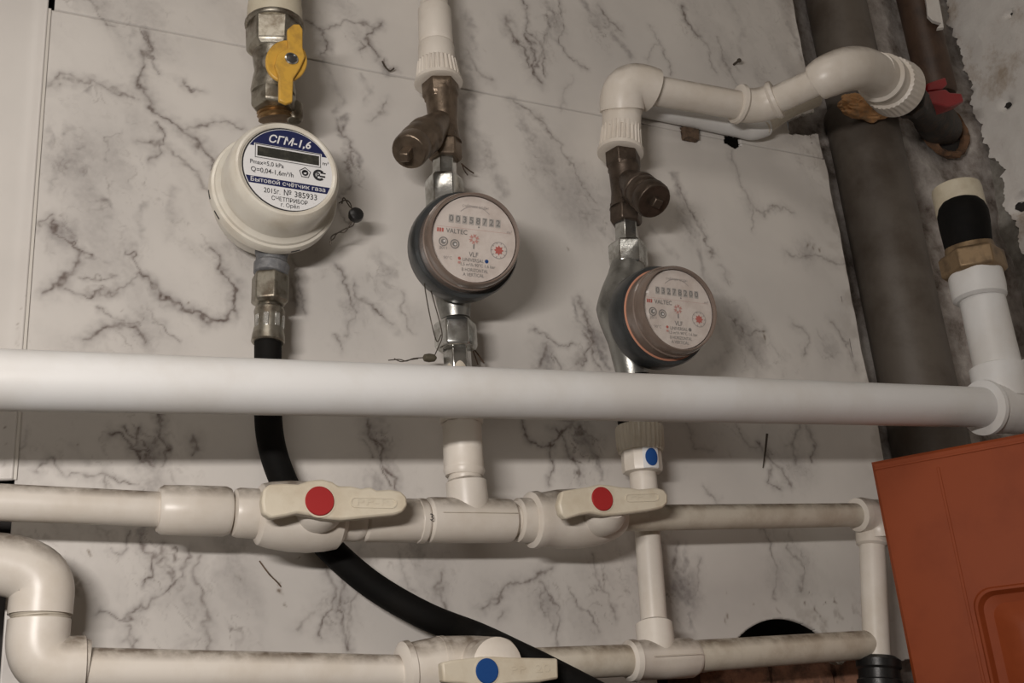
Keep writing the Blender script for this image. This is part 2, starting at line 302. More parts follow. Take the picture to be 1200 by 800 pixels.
# print on the panels: veins (photo polylines), width, strength
VEINS = [
 ([(105,0),(120,22),(138,30)],2,.5),([(172,40),(176,60),(172,80),(168,105),(180,122),(200,140),(220,155),(245,180),(255,200)],3,.75),
 ([(168,38),(172,52),(175,68),(188,80),(194,88)],1.6,.7),([(160,32),(155,60),(162,90),(168,105)],6,.35),
 ([(220,155),(235,146),(262,143),(285,150)],2.5,.5),([(62,97),(75,92),(110,95),(135,105),(160,112)],2.5,.5),([(100,104),(106,98)],4,.5),
 ([(208,90),(212,100),(222,107),(235,107)],1.8,.5),([(183,145),(192,160),(186,172),(176,190)],2,.7),([(166,162),(178,172),(187,170)],3,.5),
 ([(192,175),(215,190),(232,205),(245,225)],3,.4),([(142,155),(125,162),(122,185)],1.3,.4),
 ([(82,150),(85,175),(98,185),(105,215),(118,235),(124,255)],5,.5),([(60,150),(62,180),(58,215)],5,.35),([(50,270),(58,258),(66,252)],2.5,.6),
 ([(66,262),(70,280),(84,288),(92,296),(98,301),(106,302)],1.8,.8),([(92,298),(96,312),(82,325),(70,332),(60,342)],3,.75),
 ([(106,303),(130,310),(145,325)],4,.5),([(104,321),(120,325),(134,322)],1.6,.5),([(78,334),(100,340),(130,338),(148,328),(158,321)],2,.65),
 ([(145,293),(156,293),(162,310),(164,322)],1.8,.65),([(160,320),(178,332),(192,346),(210,360),(228,364),(240,372),(256,376),(268,374),(276,365),(276,350),(272,335),(262,320),(258,315)],2.6,.85),
 ([(168,235),(164,260),(162,280)],4,.45),([(205,225),(206,250),(200,280)],6,.3),([(250,290),(256,298),(255,312)],2.5,.7),
 ([(268,290),(280,284),(296,290)],6,.4),([(95,398),(120,385),(148,380),(165,388),(175,400)],3,.75),([(112,352),(120,368),(150,378),(172,385)],1.3,.5),
 ([(176,360),(184,372),(186,385),(205,400)],1.4,.45),
 ([(30,505),(32,520),(20,530)],1.2,.3),([(40,554),(48,543),(56,536),(70,545),(95,556),(120,552),(140,560),(160,566)],2,.55),([(120,552),(124,570)],1.6,.4),
 ([(130,510),(140,513),(155,522),(165,532),(172,540)],2.2,.8),([(150,505),(158,512),(168,522),(174,536)],1.5,.7),([(189,480),(193,497),(188,515),(194,528),(185,545)],2,.8),([(85,520),(100,538)],5,.3),
 ([(166,500),(160,520),(163,540),(178,546)],2,.7),([(225,510),(229,530)],3,.5),
 ([(172,618),(168,632)],5,.6),([(135,645),(150,640),(148,625)],1.5,.6),([(165,638),(178,650),(182,670),(176,680)],2,.7),([(115,714),(135,722),(152,718),(175,704),(195,690),(205,675)],2,.6),
 ([(192,640),(188,660),(204,675),(215,665),(217,648)],2.5,.5),([(228,660),(228,680),(236,695),(240,715),(236,740),(238,760)],3,.45),([(150,730),(148,750),(156,765)],2,.45),([(212,755),(222,748)],5,.35),
 ([(385,660),(390,690),(382,720),(378,745)],2.5,.6),([(400,680),(398,715),(405,745),(410,762)],2.5,.7),([(417,690),(411,720),(409,750)],2,.5),([(352,735),(372,715)],3,.3),
 ([(420,640),(432,620),(440,600)],4,.4),([(335,585),(340,560),(330,540)],2,.4),
 ([(432,490),(440,510),(452,530),(448,545),(460,560),(462,575)],3,.8),([(445,490),(450,505)],6,.6),([(442,520),(446,550),(455,570)],2,.6),([(428,515),(436,540)],2,.5),
 ([(495,650),(500,640)],5,.4),([(515,665),(512,700),(520,720)],3,.5),([(470,650),(476,685),(490,690)],1.5,.4),
 ([(565,715),(585,700),(605,685),(625,672),(640,662)],3,.5),([(585,730),(592,718)],3,.5),([(612,495),(620,515),(632,520),(645,524)],2,.85),
 ([(645,520),(655,510),(665,500),(672,486)],3,.6),([(650,505),(662,525),(670,545),(680,560)],3,.7),([(672,510),(690,530),(700,550),(705,560)],4,.7),([(655,490),(680,505),(700,520)],2.5,.6),
 ([(642,520),(645,545),(640,565)],2,.7),([(625,680),(640,700),(652,715),(650,740)],2,.55),([(668,690),(676,715),(690,720),(700,740)],2,.5),([(695,650),(700,680),(715,695),(725,720)],2,.45),([(630,700),(645,735),(660,760)],1.6,.45),
 ([(770,630),(765,670),(772,710),(768,740)],4,.5),([(805,640),(800,670),(812,690),(806,720),(815,745)],4,.55),([(790,640),(788,665)],3,.5),([(820,655),(815,700)],2,.4),
 ([(905,545),(900,565),(915,575)],2,.6),([(890,520),(905,540),(920,550),(925,575)],2.5,.6),([(945,500),(955,520),(950,545)],3,.5),([(830,570),(840,590)],2,.4),([(860,500),(880,520),(905,530)],2,.4),
 ([(895,625),(905,640),(912,670),(908,700)],2,.45),([(925,640),(940,660),(935,690)],3,.4),([(940,490),(930,520),(935,550)],3,.5),([(800,500),(815,520),(840,530)],2,.4),
 # middle top area
 ([(360,25),(378,38),(382,60),(376,70)],2,.6),([(378,38),(400,25),(425,28),(440,34)],1.8,.5),([(445,30),(430,42),(432,55),(440,68)],2.2,.8),([(418,45),(425,55),(420,62)],2.5,.5),
 ([(448,72),(458,84),(462,80)],1.5,.9),([(375,75),(392,95),(398,112),(390,128)],4,.4),([(420,85),(432,100),(425,118)],4,.35),
 ([(405,135),(402,155),(412,175),(420,190)],4,.6),([(398,140),(410,165),(408,200)],2,.6),([(405,190),(412,215),(400,240),(410,265)],2.5,.5),([(430,140),(445,130),(452,115)],2,.35),
 ([(440,300),(460,320),(448,325)],9,.35),([(396,310),(402,335),(412,345),(418,358)],2,.75),([(415,335),(425,352),(440,365),(450,378),(462,385)],2,.6),([(420,355),(412,375),(405,395)],1.5,.5),([(395,395),(402,408)],1.5,.5),([(345,305),(352,330),(350,345),(360,370)],2,.5),
 ([(470,340),(468,365),(480,385)],2,.4),([(340,330),(345,350),(352,360)],3,.5),
 ([(545,20),(552,50),(545,80)],7,.45),([(545,60),(558,88),(572,95)],3,.4),([(540,110),(552,140),(560,165),(575,200),(590,230)],8,.4),([(548,95),(552,120),(545,150)],6,.45),
 ([(612,0),(618,20),(616,35),(630,55)],2,.6),([(592,20),(600,40),(612,60),(620,78)],3,.6),([(635,5),(648,20),(642,40),(660,55)],5,.5),([(615,40),(622,65),(628,92),(634,98)],3,.7),([(630,50),(635,75),(640,90)],2,.6),([(640,40),(632,62),(628,80)],2,.5),([(655,0),(665,35),(655,50),(685,80)],1.5,.5),
 ([(680,0),(698,25),(720,45),(740,62)],6,.5),([(700,5),(710,25),(728,38)],3,.5),([(760,30),(770,50),(755,70)],1.5,.3),([(770,45),(780,70),(788,88)],2,.4),
 ([(800,5),(805,25),(820,45)],3,.75),([(815,40),(828,58),(832,75),(840,88)],2,.45),([(838,45),(845,65),(855,85),(862,100)],2.5,.35),([(855,0),(870,35),(868,60)],8,.25),([(925,30),(935,55),(942,80)],4,.4),
 ([(595,115),(610,135),(622,155),(640,185),(660,215),(680,240),(700,262),(712,275)],7,.45),([(600,118),(616,128),(632,140),(655,170),(672,195),(700,235)],2,.5),([(610,150),(630,180),(645,200)],4,.35),([(668,90),(655,130)],1,.2),
 ([(675,350),(680,370),(690,385),(700,410),(715,430)],4,.7),([(680,350),(690,365),(692,390),(688,410),(676,425)],3,.6),([(627,388),(640,400),(655,405),(670,400)],1.5,.6),([(632,430),(638,405)],3,.5),([(650,420),(660,430)],2,.5),([(685,395),(700,425),(706,432)],2.5,.6),
 ([(790,205),(800,240),(812,270),(822,300),(830,330)],5,.5),([(795,215),(812,255),(825,275),(835,300)],2,.5),([(855,180),(868,220),(885,240),(895,252),(915,240),(930,248)],2,.4),([(885,240),(882,270)],2,.35),([(765,265),(775,285),(790,300)],4,.3),
 ([(845,310),(855,330)],2,.3),([(855,370),(865,385),(880,392),(895,385)],2,.5),([(930,380),(945,395),(940,420)],2,.4),([(920,300),(960,300),(995,310)],3,.35),([(975,380),(990,400),(1000,430)],3,.4),([(985,180),(988,230)],3,.3),([(960,390),(975,420)],1.5,.3),
 ([(840,410),(850,430)],4,.25),([(820,440),(860,405)],5,.25),
 # left panel crack
]
WEBS = [(180,60,28,.5),(85,190,38,.7),(110,215,38,.6),(75,275,28,.7),(105,320,28,.6),(190,350,24,.5),(160,388,30,.6),(262,350,20,.5),(285,290,24,.5),(115,108,34,.35),(205,250,22,.35),
 (180,525,26,.9),(60,530,30,.3),(190,650,36,.7),(230,700,30,.5),(400,715,32,.8),(450,525,26,.8),(440,570,20,.6),(420,45,30,.5),(410,200,26,.6),(450,330,32,.5),(415,355,24,.5),
 (560,180,30,.55),(548,60,20,.5),(625,55,36,.9),(650,25,28,.7),(705,35,34,.7),(640,185,40,.6),(690,245,34,.5),(690,395,30,.9),(640,420,22,.7),
 (680,530,40,1.),(700,700,46,.9),(640,700,34,.6),(800,690,34,.9),(930,540,34,.6),(915,670,30,.4),(815,40,24,.5),(850,70,26,.4),(810,260,34,.6),(880,240,26,.3),(945,295,26,.5),(860,385,26,.4),(970,410,26,.4),
 (520,690,24,.5),(490,640,22,.5),(575,700,24,.4),(215,400,20,.4),(480,370,20,.3),(360,570,20,.3),(770,690,18,.8),(850,510,30,.4)]
DIRT = [(807,158,7,.0),(897,528,0,0),(945,285,2.5,.8),(955,290,3,.7),(962,291,2,.8),(893,388,2.5,.9),(895,395,2.5,.9),(943,708,2,.8),(957,716,3,.8),(968,703,1.6,.9),(978,702,1.6,.9),(962,722,2.5,.6),
 (855,727,2,.8),(853,733,2,.6),(850,690,1.2,.6),(885,708,1.5,.6),(100,651,1.5,.8),(346,649,1.3,.9),(329,687,2.2,1),(333,677,1.5,.5),(340,702,1,.7),(283,676,1.5,.5),(96,681,2.5,.4),(92,692,3,.45),(100,690,2,.4),(218,354,1.2,.8),(143,360,1,.6),(90,519,1.3,.7),(990,310,2,.4),(985,720,3,.4),(970,730,5,.4),(667,291,1.5,.7),(570,62,2,.3),(860,330,1,.6),(945,690,1.5,.7),(388,710,1,.7),(487,120,0,0),(910,722,2,.5),(400,345,0,0)]
def vnoise(X, Z, sc, seed):
    r = np.random.default_rng(seed); G = r.random((128, 128))
    x = X*sc+37.1; z = Z*sc+51.7; xi = np.floor(x).astype(int); zi = np.floor(z).astype(int); fx = x-xi; fz = z-zi
    fx = fx*fx*(3-2*fx); fz = fz*fz*(3-2*fz); g = lambda a, b: G[a % 128, b % 128]
    return (g(xi, zi)*(1-fx)+g(xi+1, zi)*fx)*(1-fz)+(g(xi, zi+1)*(1-fx)+g(xi+1, zi+1)*fx)*fz
def fbm(X, Z, sc, seed, o=4): return sum(vnoise(X, Z, sc*2**k, seed+k)*0.5**k for k in range(o))/sum(0.5**k for k in range(o))
PXM = 0.00062   # metres on the wall per photo pixel, near the middle
def panel(x0, x1, z0, z1, y, thick, step, parent, plain=False, holes=(), edge=None, label=None, yfun=None):
    nx = int(round((x1-x0)/step))+1; nz = int(round((z1-z0)/step))+1
    X, Z = np.meshgrid(np.linspace(x0, x1, nx), np.linspace(z0, z1, nz))
    if edge is not None: X = X + edge(X, Z)
    keep = np.ones((nz, nx), bool)
    for h in holes: keep &= ~h(X, Z)
    for h in holes:      # round cut-outs get a clean rim
        if hasattr(h, 'circ'):
            cx, cz, cr = h.circ; dd = np.hypot(X-cx, Z-cz); pull = (dd >= cr) & (dd < cr+step*1.25); k_ = cr/np.maximum(dd, 1e-9)
            X = np.where(pull, cx+(X-cx)*k_, X); Z = np.where(pull, cz+(Z-cz)*k_, Z)
    vein = np.zeros_like(X); smud = np.zeros_like(X); dirt = np.zeros_like(X)
    wx = X+(fbm(X, Z, 60, 11, 3)-.5)*.013+(fbm(X, Z, 260, 17, 2)-.5)*.005; wz = Z+(fbm(X, Z, 60, 23, 3)-.5)*.013+(fbm(X, Z, 260, 29, 2)-.5)*.005
    if not plain:
        fine = fbm(X, Z, 150, 71, 3); mod = np.clip((fine-.32)*3.2, 0, 1.2)
        for pts, wd, st in VEINS:
            q = [P(a, b) for a, b in pts]
            for i in range(len(q)-1):
                a = np.array((q[i].x, q[i].z)); b = np.array((q[i+1].x, q[i+1].z)); lo = np.minimum(a, b)-.03; hi = np.maximum(a, b)+.03
                ii = np.where((X[0] > lo[0]) & (X[0] < hi[0]))[0]; jj = np.where((Z[:, 0] > lo[1]) & (Z[:, 0] < hi[1]))[0]
                if len(ii) == 0 or len(jj) == 0: continue
                s = (slice(jj[0], jj[-1]+1), slice(ii[0], ii[-1]+1))
                ex, ez = b-a; l2 = ex*ex+ez*ez+1e-12
                t = np.clip(((wx[s]-a[0])*ex+(wz[s]-a[1])*ez)/l2, 0, 1)
                dd = np.hypot(wx[s]-a[0]-t*ex, wz[s]-a[1]-t*ez)
                w_ = max(wd, 1.6)*PXM
                if wd < 3.4:
                    vein[s] = np.maximum(vein[s], st*1.3*(.75*np.exp(-(dd/(w_*.55))**2)+.35*np.exp(-(dd/(w_*1.1))**2))*(.5+.5*mod[s]))
                    smud[s] = np.maximum(smud[s], st*.62*np.exp(-(dd/(w_*3.4))**2))
                else:
                    smud[s] = np.maximum(smud[s], st*1.15*np.exp(-(dd/(w_*1.2))**2)*(.4+mod[s]*.6))
        ca, sa = .88, .47; xr = wx*ca+wz*sa; zr = -wx*sa+wz*ca      # the print runs from upper left to lower right
        r1 = np.abs(fbm(xr, zr*.45, 60, 41, 4)-.5); r2 = np.abs(fbm(xr+.3, zr*.45, 120, 47, 3)-.5)
        web = np.exp(-(r1/.015)**2)*.95+np.exp(-(r2/.026)**2)*.6
        cloud = np.clip((fbm(xr, zr*.4, 42, 53, 4)-.40)*3.2, 0, 1)
        mk = np.zeros_like(X)
        for a, b, rr, st in WEBS:
            c = P(a, b); d2 = ((wx-c.x)**2+(wz-c.z)**2*.6)/(rr*.72*PXM)**2
            mk = np.maximum(mk, st*np.exp(-d2))
        vein = np.maximum(vein, np.clip(web*mk*.95*mod, 0, .95)); smud = np.maximum(smud, mk*(.2+.8*cloud)*1.15)
        amb = np.clip((fbm(xr, zr*.5, 14, 61, 3)-.50)*4, 0, 1)
        smud = np.maximum(smud, amb*cloud*.5); vein = np.maximum(vein, amb*web*.35*mod)
        vein = np.clip(vein, 0, 1); smud = np.clip(smud, 0, .85)
    else:
        cloud = np.clip((fbm(X, Z*.3, 18, 53, 4)-.5)*3, 0, 1); dirt = cloud*.06*np.exp(-((X-XL)/.035)**2)*2.2
        for pts, wd in (([(34,340),(32,348),(38,352),(24,362),(21,380),(20,405)],1.6), ([(5,495),(8,520),(4,545),(0,560)],1.5)):
            for (a, b), (c, e) in zip(pts, pts[1:]):
                A, Bq = P(a, b), P(c, e); ex, ez = Bq.x-A.x, Bq.z-A.z
                t = np.clip(((wx-A.x)*ex+(wz-A.z)*ez)/(ex*ex+ez*ez+1e-12), 0, 1)
                dirt = np.maximum(dirt, .75*np.exp(-(np.hypot(X-A.x-t*ex, Z-A.z-t*ez)/(wd*PXM*.55))**2))
    for a, b, rr, st in DIRT:
        if rr > 0:
            c = P(a, b); dirt = np.maximum(dirt, st*np.exp(-(((wx-c.x)**2+(wz-c.z)**2*.5)/(rr*PXM*.9)**2)))
    if not plain:   # rust bloom and grime along the lower right of the lining and along the seam
        c = P(985, 730); dirt = np.maximum(dirt, .35*np.exp(-(((X-c.x)/.06)**2+((Z-c.z)/.02)**2))*np.clip((fbm(X, Z, 130, 91, 3)-.5)*5, 0, 1))
        dirt = np.maximum(dirt, .25*np.exp(-((X-XR)/.02)**2)*np.clip((fbm(X, Z, 60, 92, 4)-.42)*5, 0, 1))
    Y = np.full_like(X, y)
    if yfun is not None: Y = y+yfun(X, Z)
    idx = np.arange(nx*nz).reshape(nz, nx)
    cell = keep[:-1, :-1] & keep[1:, :-1] & keep[:-1, 1:] & keep[1:, 1:]
    jj, ii = np.where(cell)
    quads = np.stack([idx[jj, ii], idx[jj, ii+1], idx[jj+1, ii+1], idx[jj+1, ii]], 1)
    co = np.stack([X.ravel(), Y.ravel(), Z.ravel()], 1)
    # rim
    pad = np.zeros((nz+1, nx+1), bool); pad[1:nz, 1:nx] = cell
    rim = []
    for (dj, di, a, b) in ((-1, 0, (0, 0), (0, 1)), (1, 0, (1, 1), (1, 0)), (0, -1, (1, 0), (0, 0)), (0, 1, (0, 1), (1, 1))):
        nb = ~pad[jj+1+dj, ii+1+di]; j2, i2 = jj[nb], ii[nb]
        rim.append(np.stack([idx[j2+a[0], i2+a[1]], idx[j2+b[0], i2+b[1]]], 1))
    rim = np.concatenate(rim); n0 = len(co)
    bk = co[np.unique(rim)].copy(); bk[:, 1] += thick; mp = -np.ones(n0, int); mp[np.unique(rim)] = n0+np.arange(len(bk))
    co = np.concatenate([co, bk]); rq = np.stack([rim[:, 1], rim[:, 0], mp[rim[:, 0]], mp[rim[:, 1]]], 1)
    quads = np.concatenate([quads, rq])
    me = bpy.data.meshes.new('wall_panel'); me.vertices.add(len(co)); me.vertices.foreach_set('co', co.astype(np.float32).ravel())
    me.loops.add(len(quads)*4); me.loops.foreach_set('vertex_index', quads.astype(np.int32).ravel())
    me.polygons.add(len(quads)); me.polygons.foreach_set('loop_start', np.arange(0, len(quads)*4, 4, dtype=np.int32)); me.polygons.foreach_set('loop_total', np.full(len(quads), 4, np.int32))
    me.update(calc_edges=True)
    ca = me.color_attributes.new('print', 'FLOAT_COLOR', 'POINT'); col = np.zeros((len(co), 4), np.float32); col[:, 3] = 1
    col[:n0, 0] = vein.ravel(); col[:n0, 1] = smud.ravel(); col[:n0, 2] = dirt.ravel()
    ca.data.foreach_set('color', col.ravel())
    o = obj('wall_panel', me, M['marble'], parent, smooth=0)
    if label: o['label'] = label
    return o

# back wall: dark masonry behind the lining, rough concrete towards the corner
XC = 0.655        # corner with the right-hand wall
b = B(); xs = np.linspace(0.375, XC+0.02, 30); zs = np.linspace(-0.55, 0.95, 100); gr = {}
for j, z in enumerate(zs):
    for i, x in enumerate(xs):
        gr[i, j] = b.verts.new((x, 0.050+0.012*noise.noise(Vector((x*14, z*14, 3)))+0.004*noise.noise(Vector((x*60, z*60, 3))), z))
for j in range(99):
    for i in range(29): b.faces.new((gr[i, j], gr[i+1, j], gr[i+1, j+1], gr[i, j+1]))
wall = struct('wall_back', b, M['concrete'])
b = B(); box(b, (-0.43, 0.080, -0.25), AX, (0.80, 0.004, 1.22)); obj('masonry', b, M['cavity'], wall, smooth=0)
def hcirc(px, py, rpx):
    c = P(px, py); e = P(px, py-rpx); r = e.z-c.z
    f = lambda X, Z: (X-c.x)**2+(Z-c.z)**2 < r*r
    f.circ = (c.x, c.z, r); return f
def hpoly(pts, jit=0.0015):
    q = [P(a, b) for a, b in pts]
    def f(X, Z):
        x = X+(fbm(X, Z, 180, 5, 2)-.5)*jit*2; z = Z+(fbm(X, Z, 180, 6, 2)-.5)*jit*2
        ins = np.zeros(X.shape, bool); n = len(q)
        for i in range(n):
            x1, z1, x2, z2 = q[i].x, q[i].z, q[(i+1) % n].x, q[(i+1) % n].z
            if z1 == z2: continue
            c = ((z1 > z) != (z2 > z)) & (x < (x2-x1)*(z-z1)/(z2-z1)+x1); ins ^= c
        return ins
    return f
ZB = P(880, 779).z
panel(XL, XR, -0.262, SEAM, 0.0, 0.004, 0.0009, wall, holes=(
    hcirc(928, 832, 108), hpoly([(848,158),(866,160),(868,170),(862,174),(850,168)]), hpoly([(921,143),(950,133),(968,133),(972,152),(958,157),(925,157)]),
    hpoly([(797,149),(817,150),(817,166),(800,164)]),
    lambda X, Z: (Z < ZB-0.004*np.sin(X*60)) & (X > P(770, 790).x)),
    edge=lambda X, Z: np.where(X > 0.35, (fbm(X*0+.1, Z, 30, 88, 3)-.5)*.004, 0))
panel(XL+.003, XR-.002, SEAM+0.0008, 0.62, -0.0008, 0.004, 0.0010, wall, holes=(hpoly([(848,158),(866,160),(868,170),(862,174),(850,168)]), hpoly([(921,143),(950,133),(968,133),(972,152),(958,157),(925,157)]), hpoly([(797,149),(817,150),(817,166),(800,164)])), label='upper marble-print panel above the seam', edge=lambda X, Z: np.where(X > 0.35, (fbm(X*0+.1, Z, 30, 89, 3)-.5)*.004, 0))
panel(-0.62, XL-0.0012, P(0, 562).z, 0.62, -0.0002, 0.004, 0.0013, wall, plain=True, label='plain pale panel left of the marble-print ones', yfun=lambda X, Z: -.0025*np.exp(-((X-XL)/.006)**2))
b = B(); box(b, (XL-0.0002, -0.0006, (SEAM+P(0, 562).z)/2), AX, (0.0011, 0.0011, (SEAM-P(0, 562).z)/2)); obj('joint_strip', b, M['stripm'], wall)
# bricks at the bottom right under the lining
for i, (x0, x1, z1) in enumerate(((820, 900, 779), (905, 975, 777), (980, 1045, 772))):
    a = P(x0, 790, -0.008).x; c = P(x1, 790, -0.008).x; zt = P(x0, z1, -0.008).z
    b = B(); box(b, ((a+c)/2, 0.03, zt-0.032), AX, ((c-a)/2, 0.022, 0.032)); bmesh.ops.subdivide_edges(b, edges=b.edges[:], cuts=5, use_grid_fill=True)
    for v in b.verts: v.co += 0.0025*Vector(noise.noise_vector(v.co*70+Vector((i, 0, 0))))
    obj('brick', b, M['brick'], wall, smooth=60)
b = B(); tube(b, [P(985+8*i, 770-1.2*i+random.uniform(-2, 2), 0.004) for i in range(4)], [0.002, 0.004, 0.003, 0.001], 8, smooth=4)
tube(b, [P(965+8*i, 772+random.uniform(-2, 2), 0.004) for i in range(4)], [0.001, 0.003, 0.004, 0.002], 8, smooth=4)
for v in b.verts: v.co += 0.002*Vector(noise.noise_vector(v.co*300))
obj('mortar_crumbs', b, M['mortar'], wall)

# right-hand wall: raw concrete with a broken coat of whitewashed plaster
b = B(); box(b, (XC+0.06, -0.9, -0.25), AX, (0.045, 1.0, 1.22)); wr = struct('wall_right', b, M['concrete2'], smooth=0)
ys = np.linspace(0.045, -1.9, 240); zs = np.linspace(-1.45, 0.95, 340)
def edge_y(z):   # broken edge of the coat
    return 0.042-0.014*min(1, max(0, (0.36-z)/0.12))+0.011*noise.noise(Vector((z*24, 0, 1)))+0.008*noise.noise(Vector((z*90, 0, 2)))+0.005*noise.noise(Vector((z*240, 0, 4)))
b = B(); gr = {}
zf = np.concatenate([np.linspace(-1.45, -0.15, 20), np.linspace(-0.14, 0.62, 330), np.linspace(0.63, 0.95, 6)])
tf = np.concatenate([[0, .002, .004, .008], np.linspace(.014, .36, 70), [.6, 1.0, 1.95]])
def plaster_x(y, z):
    v = XC+0.0005+0.004*noise.noise(Vector((y*9, z*9, 0)))+0.0012*noise.noise(Vector((y*50, z*50, 7)))
    for (py, pz, r) in PITS:
        q = ((y-py)**2+(z-pz)**2)/(r*r)
        if q < 1.6: v += 0.006*max(0, 1-q*q*.5)
    return v
def onright(px, py):
    r = FW+RX*((px-600)/F)+DN*((py-400)/F); p = CAM+r*((XC-CAM.x)/r.x); return p
PITS = []
for px, py, r in ((1178, 122, .007), (1182, 16, .004), (1195, 240, .012), (1199, 232, .008), (1137, 108, .003)):
    q = onright(px, py); PITS.append((q.y, q.z, r))
for j, z in enumerate(zf):
    e = edge_y(z)
    for i, t in enumerate(tf):
        y = e-t; gr[i, j] = b.verts.new((plaster_x(y, z)+(0.012 if i == 0 else 0), y, z))
for j in range(len(zf)-1):
    for i in range(len(tf)-1): b.faces.new((gr[i, j], gr[i+1, j], gr[i+1, j+1], gr[i, j+1]))
obj('plaster_coat', b, M['plaster'], wr, smooth=50)
# dark pits in the plaster
for k, (py, pz, r) in enumerate(PITS[:4]):
    b = B(); pts = []
    for i in range(12):
        a = 2*PI*i/12; q = r*(.5+.35*random.random()); y = py+q*math.cos(a); z = pz+q*.8*math.sin(a); pts.append(Vector((plaster_x(y, z)-.0012, y, z)))
    prism(b, pts, (0.004, 0, 0)); obj('pit', b, M['cavity'], wr, smooth=0)
# curl of loose plaster at the top of the corner
q = [(1084,-6),(1099,-6),(1103,14),(1106,32),(1098,33),(1103,27),(1093,24),(1087,18),(1086,6)]
b = B(); pts = [P(x, y, 0.004) for x, y in q]; prism(b, pts, (0.003, 0.004, 0)); obj('plaster_flake', b, M['plaster'], wr, smooth=0)

# rest of the small room
b = B(); box(b, (-0.23, -0.95, -1.5), AX, (0.92, 1.08, 0.03)); struct('floor', b, M['floor'], smooth=0)
b = B(); box(b, (-0.23, -0.95, 0.985), AX, (0.92, 1.08, 0.02)); struct('ceiling', b, M['room'], smooth=0)
b = B(); box(b, (-1.17, -0.95, -0.25), AX, (0.02, 1.08, 1.22)); struct('wall_left', b, M['room'], smooth=0)
b = B(); box(b, (-0.23, -2.0, -0.25), AX, (0.96, 0.02, 1.22)); struct('wall_front', b, M['room'], smooth=0)

# ================================================================ OBJECTS
def rib(bm, a, b_, prof, n=28, amp=0.075, rr=None): lp(bm, a, b_, prof, ribs=n, amp=amp, ribrange=rr)
def V(*a): return Vector(a)
def polar(cx, cy, r, n=24, sx=1, sy=1): return [(cx+r*sx*math.cos(2*PI*i/n), cy+r*sy*math.sin(2*PI*i/n)) for i in range(n)]
def disc(bm, c, n, r, th, seg=32): lathe(bm, c-n.normalized()*th, n.normalized(), [(0, r), (th*.7, r), (th, r*.93)], seg=seg)

# text laid in a face frame
FONT = None
def text_mesh(s, size, slant=0.0, bold=0.0, cond=1.0):
    cu = bpy.data.curves.new('t', 'FONT'); cu.body = s; cu.size = size; cu.align_x = 'CENTER'; cu.align_y = 'CENTER'; cu.offset = bold; cu.shear = slant; cu.resolution_u = 3
    o = bpy.data.objects.new('t', cu); C.objects.link(o)
    dg = bpy.context.evaluated_depsgraph_get(); me = bpy.data.meshes.new_from_object(o.evaluated_get(dg))
    bpy.data.objects.remove(o); bpy.data.curves.remove(cu)
    co = [(v.co.x*cond, v.co.y) for v in me.vertices]; fs = [tuple(p.vertices) for p in me.polygons]; bpy.data.meshes.remove(me)
    return co, fs
class Face:
    """a round face: origin O, right u, up v, normal n, unit radius r"""
    def __init__(s, O, n, r, roll=0.0):
        s.O = O; s.n = n.normalized(); u = V(0, 0, 1).cross(s.n).normalized()
        if u.x < 0: u = -u
        v = s.n.cross(u).normalized(); 
        if v.z < 0: v = -v
        c, d = math.cos(roll), math.sin(roll); s.u = u*c+v*d; s.v = v*c-u*d; s.r = r
    def p(s, x, y, h=0.0): return s.O+s.u*x*s.r+s.v*y*s.r+s.n*h
    def text(s, bm, txt, x, y, size, h=0.00012, width=None, slant=0, bold=0, rot=0.0):
        co, fs = text_mesh(txt, 1.0, slant, bold)
        xs = [c[0] for c in co]; yy = [c[1] for c in co]
        w0 = max(xs)-min(xs); k = size; kx = (width/w0) if width else k
        mx = (max(xs)+min(xs))/2; my = (max(yy)+min(yy))/2 if False else 0.0
        vs_ = []
        for cx, cy in co:
            a, b_ = (cx-mx)*kx, (cy-my)*k
            a, b_ = a*math.cos(rot)-b_*math.sin(rot), a*math.sin(rot)+b_*math.cos(rot)
            vs_.append(bm.verts.new(s.p(x+a, y+b_, h)))
        for f in fs:
            try: bm.faces.new([vs_[i] for i in f])
            except ValueError: pass
    def poly(s, bm, pts, h=0.00008):
        f = bm.faces.new([bm.verts.new(s.p(x, y, h)) for x, y in pts])
    def rect(s, bm, x0, x1, y0, y1, h=0.00008): s.poly(bm, [(x0, y0), (x1, y0), (x1, y1), (x0, y1)], h)
    def ring(s, bm, x, y, r0, r1, h=0.0001, n=28, a0=0, a1=2*PI):
        k = [[bm.verts.new(s.p(x+r*math.cos(a0+(a1-a0)*i/n), y+r*math.sin(a0+(a1-a0)*i/n), h)) for i in range(n+1)] for r in (r0, r1)]
        for i in range(n): bm.faces.new((k[0][i], k[1][i], k[1][i+1], k[0][i+1]))
    def circ(s, bm, x, y, r, h=0.0001, n=20): s.poly(bm, [(x+r*math.cos(2*PI*i/n), y+r*math.sin(2*PI*i/n)) for i in range(n)], h)

# ---------------------------------------------------------------- gas line
t = thing('gas_supply_pipe', P(322, 10, .05), 'cream painted steel gas pipe coming down at top left into the yellow-handled valve', 'pipe')
b = B(); lp(b, (324, -120, .05), (322, 28, .05), [(0, 31), (.86, 30), (.9, 31), (1, 31)]); obj('pipe', b, M['cream'], t)

